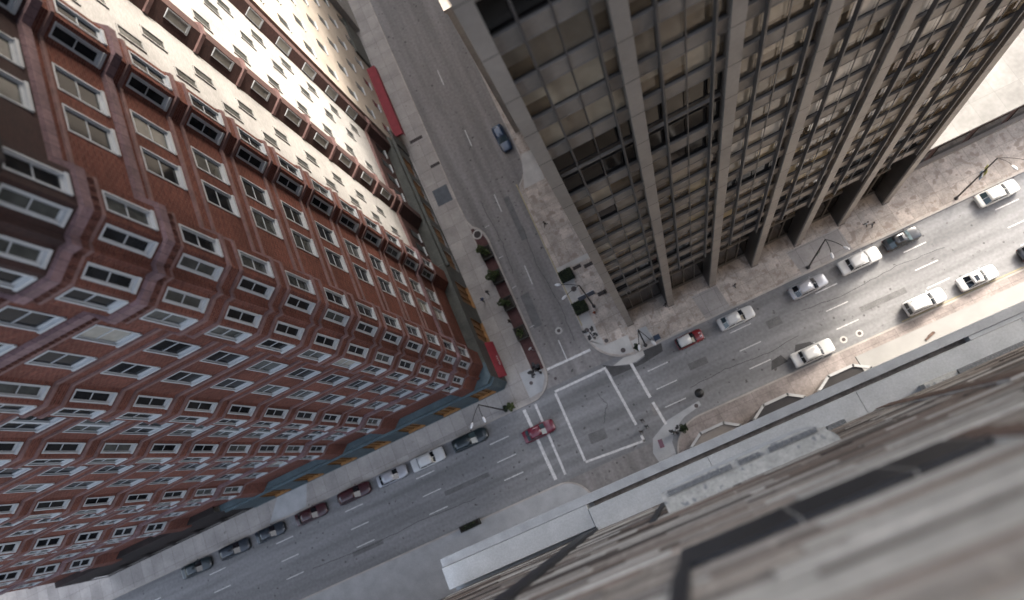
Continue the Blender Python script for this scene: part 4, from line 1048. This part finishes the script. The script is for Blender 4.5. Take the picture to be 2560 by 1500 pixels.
# ------------------------------------------------------------------ traffic signals
def signal(x, y, heads, label, bin_=False):
    e = empty('traffic_signal', (x, y, 0.15), 0, label, 'traffic signal', 'traffic signals at the crossing')
    mb = MB(); mb.tube([(0, 0, 0), (0, 0, 4.6)], [0.11, 0.08], 8); mb.disc(0, 0, 0, 0.3, 0.2, 10); mb.build('pole', M['steel'], e, True, world=False)
    for dx, dy, z, white in heads:
        mb = MB(); mb.tube([(0, 0, z), (dx, dy, z)], 0.035, 6); mb.build('bracket', M['lamp_white'] if white else M['steel'], e, world=False)
        mb = MB(); mb.box(dx-0.2, dx+0.2, dy-0.17, dy+0.17, z-0.55, z+0.55)
        d = Vector((dx, dy)).normalized()
        for k in (-0.34, 0.0, 0.34): mb.box(dx+d.x*0.25-0.13, dx+d.x*0.25+0.13, dy+d.y*0.25-0.13, dy+d.y*0.25+0.13, z+k+0.03, z+k+0.14)
        bevel(mb.build('signal_head', M['black'], e, world=False), 0.02)
        if white:
            mb = MB(); mb.box(dx-0.26, dx+0.26, dy-0.24, dy-0.18, z-0.3, z+0.3); mb.build('backplate', M['lamp_white'], e, world=False)
    return e
signal(-5.65, 19.2, [(-0.55, 0.35, 4.2, True), (0.45, -0.35, 3.6, True), (-0.3, -0.55, 4.4, False), (0.35, 0.5, 3.4, False)], 'black and white traffic signal on the rounded kerb beside the round manhole')
signal(-14.55, 18.0, [(0.55, 0.2, 4.3, False), (-0.5, -0.55, 3.6, True), (0.1, 0.55, 4.0, False), (-0.75, 0.0, 3.3, False)], 'black traffic signal at the end of the red brick paving')
signal(-1.2, 3.0, [(-0.45, 0.3, 4.0, False), (0.3, 0.45, 3.4, True)], 'traffic signal on the grey corner by the small round bush')

# ------------------------------------------------------------------ leaf clumps, planters, hedges, shrubs
def leaf_cloud(mb, c, r, n, size, flat=0.0, box=False):
    for _ in range(n):
        if box:
            p = Vector((random.uniform(-1, 1)*r[0], random.uniform(-1, 1)*r[1], random.uniform(-1, 1)*r[2]))
            k = random.random()
            if k < 0.75:
                ax = random.choice((0, 1, 2, 2)); p[ax] = (1 if (ax == 2 or random.random() < 0.5) else -1)*r[ax]*random.uniform(0.9, 1.06)
        else:
            while True:
                p = Vector((random.uniform(-1, 1), random.uniform(-1, 1), random.uniform(-1, 1)))
                if 0.15 < p.length < 1: break
            p = p.normalized()*(p.length**0.5)
            lump = 0.78+0.3*math.sin(5*p.x+3*c[0])*math.cos(4*p.y+c[1])+0.12*random.random()
            p = Vector((p.x*r[0]*lump, p.y*r[1]*lump, p.z*r[2]*lump))
        s_ = size*random.uniform(0.6, 1.3)
        q = Euler((random.uniform(-1.1, 1.1), random.uniform(-1.1, 1.1), random.uniform(0, 6.28))).to_matrix()
        a, b, d, e_ = (q @ Vector(v) for v in ((-s_, 0, 0), (0, -s_*0.5, s_*0.12), (s_, 0, 0), (0, s_*0.5, s_*0.12)))
        o_ = Vector(c)+p
        mb.add([tuple(o_+a), tuple(o_+b), tuple(o_+d), tuple(o_+e_)], [(0, 1, 2, 3)], random.choice((0, 0, 0, 1)))
def planter(x, y, sx, sy, leaves, label):
    e = empty('planter', (x, y, 0.16), 0, label, 'planter', 'square planters on the red brick paving')
    mb = MB(); t = 0.12; h = 0.75
    for a in ((-sx, -sx+t, -sy, sy), (sx-t, sx, -sy, sy), (-sx+t, sx-t, -sy, -sy+t), (-sx+t, sx-t, sy-t, sy)): mb.box(*a, 0, h)
    mb.box(-sx-0.05, sx+0.05, -sy-0.05, -sy+0.001, h-0.12, h+0.02); mb.box(-sx-0.05, sx+0.05, sy-0.001, sy+0.05, h-0.12, h+0.02)
    mb.build('box', M['planter'], e, world=False)
    mb = MB(); mb.box(-sx+t, sx-t, -sy+t, sy-t, 0.02, h-0.12); mb.build('soil', M['soil'], e, world=False)
    mb = MB()
    for (cx, cy, cz, rx, ry, rz_, n) in leaves:
        leaf_cloud(mb, (cx, cy, cz), (rx, ry, rz_), n, 0.13)
    mb.build('foliage', [M['leaf'], M['leaf2']], e, world=False)
    return e
planter(-14.72, 37.6, 0.82, 0.95, [(-0.5, 0.7, 1.25, 0.75, 0.7, 0.65, 420), (0.15, 0.0, 0.95, 0.6, 0.6, 0.35, 160)], 'square dark planter with leafy growth on its far side, farthest along the brick paving')
planter(-14.72, 33.5, 0.82, 0.95, [(-0.55, 0.25, 1.4, 1.0, 0.85, 0.8, 620), (0.2, 0.3, 1.0, 0.6, 0.6, 0.5, 200)], 'square dark planter with the fullest shrub spilling over the pavement')
planter(-14.78, 29.1, 0.82, 0.95, [(-0.75, 0.35, 1.2, 0.75, 0.6, 0.55, 330), (0.1, 0.0, 0.85, 0.5, 0.5, 0.25, 110)], 'square dark planter with thin shrub spilling toward the walkers')
planter(-14.80, 24.3, 0.82, 0.95, [(0.0, 0.0, 0.78, 0.6, 0.7, 0.2, 150)], 'square dark planter with sparse low plants, nearest the traffic signal')
def hedge(x, y, sx, sy, h, label):
    e = empty('hedge', (x, y, 0.16), 0, label, 'hedge', 'clipped hedges on the corner pavement')
    mb = MB(); mb.box(-sx*0.93, sx*0.93, -sy*0.93, sy*0.93, 0, h*0.9); mb.build('core', M['leaf3'], e, world=False)
    mb = MB(); leaf_cloud(mb, (0, 0, h*0.55), (sx, sy, h*0.5), 1500, 0.12, box=True); mb.build('foliage', [M['leaf3'], M['leaf']], e, world=False)
    mb = MB(); mb.box(-sx-0.06, sx+0.06, -sy-0.06, sy+0.06, 0, 0.22); mb.build('kerb_edging', M['planter'], e, world=False)
hedge(-5.45, 29.0, 0.93, 0.72, 1.1, 'clipped dark hedge beside the white slab strip')
hedge(-5.60, 23.9, 0.90, 0.80, 1.1, 'clipped dark hedge beside the fire hydrant')
kp = empty('planter_trough', (-32.0, 3.0, 0.16), 0.02, 'long dark trough standing on the edge of the broad grey pavement', 'planter')
mb = MB(); mb.box(-1.5, 1.5, -0.42, -0.30, 0, 0.7); mb.box(-1.5, 1.5, 0.30, 0.42, 0, 0.7); mb.box(-1.5, -1.38, -0.299, 0.299, 0, 0.7); mb.box(1.38, 1.5, -0.299, 0.299, 0, 0.7); mb.build('box', M['planter'], kp, world=False)
mb = MB(); mb.box(-1.379, 1.379, -0.299, 0.299, 0.02, 0.58); mb.build('soil', M['soil'], kp, world=False)
mb = MB(); leaf_cloud(mb, (0, 0, 0.72), (1.35, 0.42, 0.22), 260, 0.12); mb.build('foliage', [M['leaf3'], M['leaf']], kp, world=False)
def bush(x, y, r, h, label, bright=False, n=420):
    e = empty('bush', (x, y, 0.16), 0, label, 'bush')
    mb = MB(); mb.tube([(0, 0, 0), (0.03, 0.02, h*0.5), (0.0, 0.0, h*0.8)], [0.06, 0.05, 0.02], 6); mb.build('stem', M['bark'], e, world=False)
    mb = MB(); leaf_cloud(mb, (0, 0, h*0.62), (r, r, h*0.42), n, 0.13); mb.build('foliage', [M['leaf2'] if bright else M['leaf3'], M['leaf']], e, world=False)
bush(-0.85, 15.35, 0.50, 1.3, 'small dark bush at the kerb beside the street lamp')
bush(-0.15, 3.15, 0.62, 1.5, 'small round dark bush on the pavement by the first bay front')
bush(-20.2, 15.35, 0.62, 1.4, 'yellow-green bush at the kerb outside the teal shopfront', True, 520)
bush(-20.95, 15.45, 0.45, 1.2, 'dark bush at the foot of the lamp outside the teal shopfront')

# ------------------------------------------------------------------ covers, grates, boxes, hydrant
def cover(x, y, r, z, m, name, label, group, ring=None):
    e = MB(); e.disc(0, 0, 0.0, 0.012, r, 28)
    o = e.build(name, M[m], None, world=False); o.location = (x, y, z); tag(o, label, 'cover', group)
    if ring:
        q = MB(); q.disc(0, 0, -0.004, 0.004, ring, 28); link('collar', q.mesh('collar', M['concrete']), o)
    return o
GM = 'round manhole covers'
cover(-9.8, 22.35, 0.26, 0.012, 'manhole', 'manhole_cover', 'round cover in a pale collar in the road near the stop line', GM, 0.52)
cover(-6.2, 20.6, 0.36, 0.168, 'manhole', 'manhole_cover', 'largest brown cover, on the pavement edge by the traffic signal', GM)
cover(-4.35, 18.1, 0.29, 0.168, 'manhole', 'manhole_cover', 'brown cover in the middle of the rounded corner pavement', GM)
cover(-2.85, 15.9, 0.34, 0.168, 'manhole', 'manhole_cover', 'grey brown cover on the rounded corner near the kerb bush', GM)
cover(-5.35, 26.85, 0.40, 0.168, 'manhole', 'manhole_cover', 'brown cover between the two clipped hedges', GM)
cover(-16.4, 17.25, 0.27, 0.168, 'manhole', 'manhole_cover', 'dark cover on the pavement corner by the red awning', GM)
cover(-13.0, 16.4, 0.22, 0.012, 'manhole', 'manhole_cover', 'small dark cover in the road within the crossing', GM)
cover(2.6, 5.15, 0.27, 0.014, 'manhole', 'manhole_cover', 'dark cover on the pale apron by the bay fronts', GM)
cover(22.9, 5.1, 0.24, 0.012, 'manhole', 'manhole_cover', 'round cover in a pale collar just ahead of the white saloon', GM, 0.45)
cover(24.95, 5.0, 0.24, 0.012, 'manhole', 'manhole_cover', 'second round cover ahead of the white saloon, by the canopy', GM, 0.45)
cover(-14.9, 41.1, 0.55, 0.168, 'grate', 'tree_grate', 'round brown tree grate at the pointed end of the brick paving', None, 0.75)
def grate(x, y, sx, sy, m, label, name='pavement_grate', cat='grate', group='dark grates by the glass tower'):
    mb = MB(); mb.box(-sx, sx, -sy, sy, 0, 0.012)
    k = int(sx*2/0.12)
    for i in range(k): mb.box(-sx+0.04+i*0.12, -sx+0.08+i*0.12, -sy+0.05, sy-0.05, 0.012, 0.02)
    o = mb.build(name, M[m], None, world=False); o.location = (x, y, 0.165); tag(o, label, cat, group)
grate(-3.6, 29.55, 0.62, 0.27, 'grate', 'dark grate nearest the clipped hedge by the white strip')
grate(-2.0, 29.1, 0.66, 0.28, 'grate', 'dark grate against the corner pillar of the tower, by the white strip')
grate(-2.0, 24.5, 0.66, 0.30, 'grate', 'dark grate beside the person at the tower corner')
grate(-17.45, 49.6, 1.25, 1.45, 'plate', 'large square steel plate in the pavement opposite the lay-by', 'steel_plate', 'plate', None)
grate(-16.6, 54.9, 0.8, 0.25, 'grate', 'long dark grate in the pavement beyond the steel plate', group='dark grates beyond the steel plate')
grate(-17.8, 60.5, 1.1, 0.28, 'grate', 'longer dark grate near the red canopy', group='dark grates beyond the steel plate')
nb = empty('newspaper_box', (2.0, 15.35, 0.16), 0.0, 'dark blue newspaper box on the kerb beside the lamp', 'newspaper box')
mb = MB(); mb.box(-0.42, 0.42, -0.36, 0.36, 0.12, 1.15); bevel(mb.build('case', M['blue_box'], nb, world=False), 0.04)
mb = MB(); mb.box(-0.34, 0.34, -0.42, -0.363, 0.55, 1.05); mb.build('window', M['lamp_white'], nb, world=False)
mb = MB()
for sx in (-0.34, 0.34): mb.box(sx-0.04, sx+0.04, -0.3, 0.3, 0, 0.12)
mb.build('feet', M['steel'], nb, world=False)
fh = empty('fire_hydrant', (-4.15, 22.4, 0.16), 0, 'small orange red fire hydrant at the lamp foot by the hedge', 'fire hydrant')
mb = MB(); mb.tube([(0, 0, 0), (0, 0, 0.1), (0, 0, 0.12), (0, 0, 0.6), (0, 0, 0.72), (0, 0, 0.8)], [0.18, 0.18, 0.13, 0.13, 0.10, 0.02], 12); mb.build('barrel', M['hydrant'], fh, True, world=False)
mb = MB(); mb.tube([(-0.24, 0, 0.48), (0.24, 0, 0.48)], 0.065, 8); mb.build('outlet', M['hydrant'], fh, True, world=False)
ps = empty('parking_sign', (-14.2, 21.3, 0.16), 0, 'small white sign on a thin post at the brick paving end', 'sign')
mb = MB(); mb.tube([(0, 0, 0), (0, 0, 2.6)], 0.035, 6); mb.build('post', M['rim'], ps, world=False)
mb = MB(); mb.prism([(-0.25, -0.22), (0.25, -0.02), (0.24, 0.02), (-0.26, -0.18)], 2.1, 2.75); mb.build('panel', M['lamp_white'], ps, world=False)
mat_ = MB(); mat_.box(-0.30, 0.30, -0.55, 0.55, 0, 0.014)
for i in range(6): mat_.box(-0.26, 0.26, -0.5+i*0.18, -0.42+i*0.18, 0.014, 0.022)
o = mat_.build('tactile_pad', M['c_maroon'], None, world=False); o.location = (-3.7, 2.6, 0.022); o.rotation_euler = (0, 0, -0.12); tag(o, 'maroon tactile pad let into the grey corner ramp', 'tactile pad')
ss = empty('sidewalk_sign', (30.3, 1.15, 4.96), 0.3, 'small brown folded board lying on the white canopy', 'board')
mb = MB(); mb.box(-0.7, 0.7, -0.12, 0.12, 0, 0.10); mb.box(-0.2, 0.6, 0.12, 0.2, 0, 0.06); bevel(mb.build('panel', M['soldier'], ss, world=False), 0.02)

# ------------------------------------------------------------------ people
def person(x, y, rz, shirt, legs, label, hair='hair', stride=0.28, arms=0.22, skinm='skin', z=0.165, hat=None, name='person', group=None, carry=None, h=1.0):
    """one continuous skinned body, hands with five fingers, coloured by zone; hair is a child"""
    root = empty(name, (x, y, z), rz, label, 'person', group)
    V = []; E_ = []; Rr = []
    def v(p, r): V.append(tuple(q*h for q in p)); Rr.append((r[0]*h, r[1]*h) if isinstance(r, tuple) else (r*h, r*h)); return len(V)-1
    pel = v((0, 0, 0.95), (0.155, 0.115)); bel = v((0, 0.01, 1.10), (0.140, 0.105)); ch = v((0, 0.0, 1.30), (0.165, 0.115)); nk0 = v((0, 0, 1.46), 0.075); nk = v((0, 0.01, 1.53), 0.055); hd0 = v((0, 0.025, 1.61), (0.078, 0.09)); hd = v((0, 0.02, 1.70), (0.078, 0.092))
    E_ += [(pel, bel), (bel, ch), (ch, nk0), (nk0, nk), (nk, hd0), (hd0, hd)]
    hands = []
    for s_ in (-1, 1):
        f = stride*s_
        a = v((0.10*s_, 0, 0.88), 0.095); b = v((0.105*s_, f*0.45, 0.50), 0.062); c = v((0.105*s_, f*0.80, 0.09), 0.042); d = v((0.115*s_, f*0.80+0.15, 0.045), (0.045, 0.035))
        E_ += [(pel, a), (a, b), (b, c), (c, d)]
        sh = v((0.19*s_, 0, 1.40), 0.062); el = v((0.25*s_, -arms*s_*0.5, 1.14), 0.043); wr = v((0.25*s_, -arms*s_+0.07, 0.91), 0.030); pm = v((0.25*s_, -arms*s_+0.09, 0.85), (0.022, 0.036))
        E_ += [(ch, sh), (sh, el), (el, wr), (wr, pm)]
        hands.append((Vector(V[pm]), s_))
    me = bpy.data.meshes.new('body'); me.from_pydata(V, E_, [])
    tmp = bpy.data.objects.new('body_tmp', me); COL.objects.link(tmp)
    tmp.modifiers.new('skin', 'SKIN')
    if not me.skin_vertices:
        bpy.context.view_layer.objects.active = tmp
    for i, r in enumerate(Rr):
        me.skin_vertices[0].data[i].radius = r
    me.skin_vertices[0].data[0].use_root = True
    ss_ = tmp.modifiers.new('sub', 'SUBSURF'); ss_.levels = 1; ss_.render_levels = 1
    dg = bpy.context.evaluated_depsgraph_get()
    nm = bpy.data.meshes.new_from_object(tmp.evaluated_get(dg))
    bpy.data.objects.remove(tmp)
    bm = bmesh.new(); bm.from_mesh(nm)
    # hands: five unequal bent fingers rooted in the palm
    add = MB()
    for p, s_ in hands:
        for k, (off, ln) in enumerate(((-0.030, 0.062), (-0.010, 0.074), (0.010, 0.078), (0.028, 0.066))):
            add.tube([(p.x, p.y+off, p.z-0.02), (p.x-0.006*s_, p.y+off, p.z-0.02-ln*0.55), (p.x-0.022*s_, p.y+off*0.9, p.z-0.02-ln)], [0.0095, 0.009, 0.007], 6)
        add.tube([(p.x, p.y+0.03, p.z+0.03), (p.x-0.012*s_, p.y+0.06, p.z-0.005), (p.x-0.018*s_, p.y+0.068, p.z-0.035)], [0.011, 0.010, 0.008], 6)
    # face: nose, ears
    hc = Vector(V[hd0])
    add.ell((hc.x, hc.y+0.105*h, hc.z+0.03), (0.014, 0.022, 0.026), 6, 5)
    for s_ in (-1, 1): add.ell((hc.x+s_*0.088*h, hc.y-0.005, hc.z+0.04), (0.012, 0.024, 0.034), 6, 5)
    b0 = len(nm.vertices)
    vs = [bm.verts.new(q) for q in add.v]; nf0 = len(bm.faces)
    for f in add.f:
        try: bm.faces.new([vs[i] for i in f])
        except ValueError: pass
    bm.to_mesh(nm); bm.free(); nm.name = 'body'
    nm.materials.clear()
    for m_ in (M[skinm], shirt, legs, M['trim']): nm.materials.append(m_)
    for p in nm.polygons:
        c = p.center/h; p.use_smooth = True
        if c.z < 0.085: k = 3
        elif c.z < 0.98 and abs(c.x) < 0.205: k = 2
        elif c.z < 1.49 and not (c.z < 0.94 and abs(c.x) > 0.2): k = 1
        else: k = 0
        p.material_index = k
    link('body', nm, root)
    hb = MB(); hb.ell((0, 0.005*h, 1.725*h), (0.098*h, 0.112*h, 0.09*h), 12, 8); hb.ell((0, -0.045*h, 1.66*h), (0.088*h, 0.062*h, 0.10*h), 10, 6)
    hb.build('hair', M[hair] if not hat else hat, root, True, world=False)
    eb = MB()
    for s_ in (-1, 1): eb.ell((s_*0.032*h, 0.112*h, 1.655*h), (0.012, 0.008, 0.009), 6, 4)
    eb.build('eyes', M['trim'], root, world=False)
    mm = MB(); mm.ell((0, 0.110*h, 1.575*h), (0.024, 0.008, 0.007), 6, 4); mm.build('mouth', M['awning_red'], root, world=False)
    return root
CB = cloth('cloth_black', (0.012, 0.012, 0.014)); CD = cloth('cloth_dark', (0.03, 0.03, 0.036)); CBl = cloth('cloth_blue', (0.04, 0.085, 0.24)); CG = cloth('cloth_grey', (0.14, 0.14, 0.15)); CW = cloth('cloth_white', (0.50, 0.50, 0.50)); CT = cloth('cloth_teal', (0.03, 0.05, 0.06)); CBr = cloth('cloth_brown', (0.05, 0.032, 0.026))
person(-16.85, 31.9, 0.4, CB, CD, 'person in black walking along the pavement past the planters')
person(-17.95, 31.2, 0.6, CBl, CG, 'person in a blue top walking beside the person in black')
person(-5.0, 37.3, 2.3, CB, CB, 'person all in black striding along the pavement by the yellow line', stride=0.42, h=1.12)
person(-15.55, 26.5, 1.2, CBr, CB, 'person in dark brown standing on the edge of the brick paving', stride=0.08)
person(-15.05, 18.6, 0.2, CB, CB, 'person in black waiting by the traffic signal at the brick paving', stride=0.06)
person(-4.4, 5.35, 2.9, CT, CB, 'pedestrian in dark teal on the crossing, nearest the bay fronts', z=0.02, group='walkers in the crossing')
person(-5.35, 5.0, 2.7, CB, CD, 'pedestrian in black stepping off the corner of the white box', z=0.02, group='walkers in the crossing')
person(-4.6, 6.3, 2.9, CD, CD, 'pedestrian in dark grey, farthest out in the crossing', z=0.02, group='walkers in the crossing')
person(-1.62, 24.2, 1.6, CB, CB, 'person in black standing against the corner pillar of the tower', stride=0.05)
person(5.0, 18.9, 0.5, CB, CD, 'person in black standing beside the second tower pillar', stride=0.10)
person(-1.55, 3.15, 1.0, CT, CW, 'person in a dark teal top beside the round bush', stride=0.2)
person(32.4, 17.1, 0.8, CW, CB, 'person in a white top near the tower pillars', group='pair near the tower pillars')
person(33.0, 16.7, 0.4, CG, CB, 'person in a grey top, second of the pair near the pillars', group='pair near the tower pillars')
person(14.2, 4.6+12.6, 0.8, CG, CB, 'person in grey walking on the pavement behind the white saloon')
# pedestrian under a round black umbrella
person(3.55, 6.25, 0.6, CB, CB, 'pedestrian in black walking under a round black umbrella', z=0.02)
um = empty('umbrella', (3.62, 6.32, 0.9), 0, 'round black umbrella held over a pedestrian in the road', 'umbrella')
mb = MB(); k = 16
rings = [(0.0, 1.55), (0.25, 1.50), (0.45, 1.38), (0.60, 1.20)]
for (ra, za), (rb, zb_) in zip(rings[:-1], rings[1:]):
    for i in range(k):
        a0, a1 = 2*math.pi*i/k, 2*math.pi*(i+1)/k
        mb.quad((ra*math.cos(a0), ra*math.sin(a0), za), (rb*math.cos(a0), rb*math.sin(a0), zb_), (rb*math.cos(a1), rb*math.sin(a1), zb_), (ra*math.cos(a1), ra*math.sin(a1), za))
mb.build('canopy', M['black'], um, True, world=False)
mb = MB(); mb.tube([(0, 0, 0.0), (0, 0, 1.62)], 0.012, 6); mb.build('shaft', M['steel'], um, world=False)
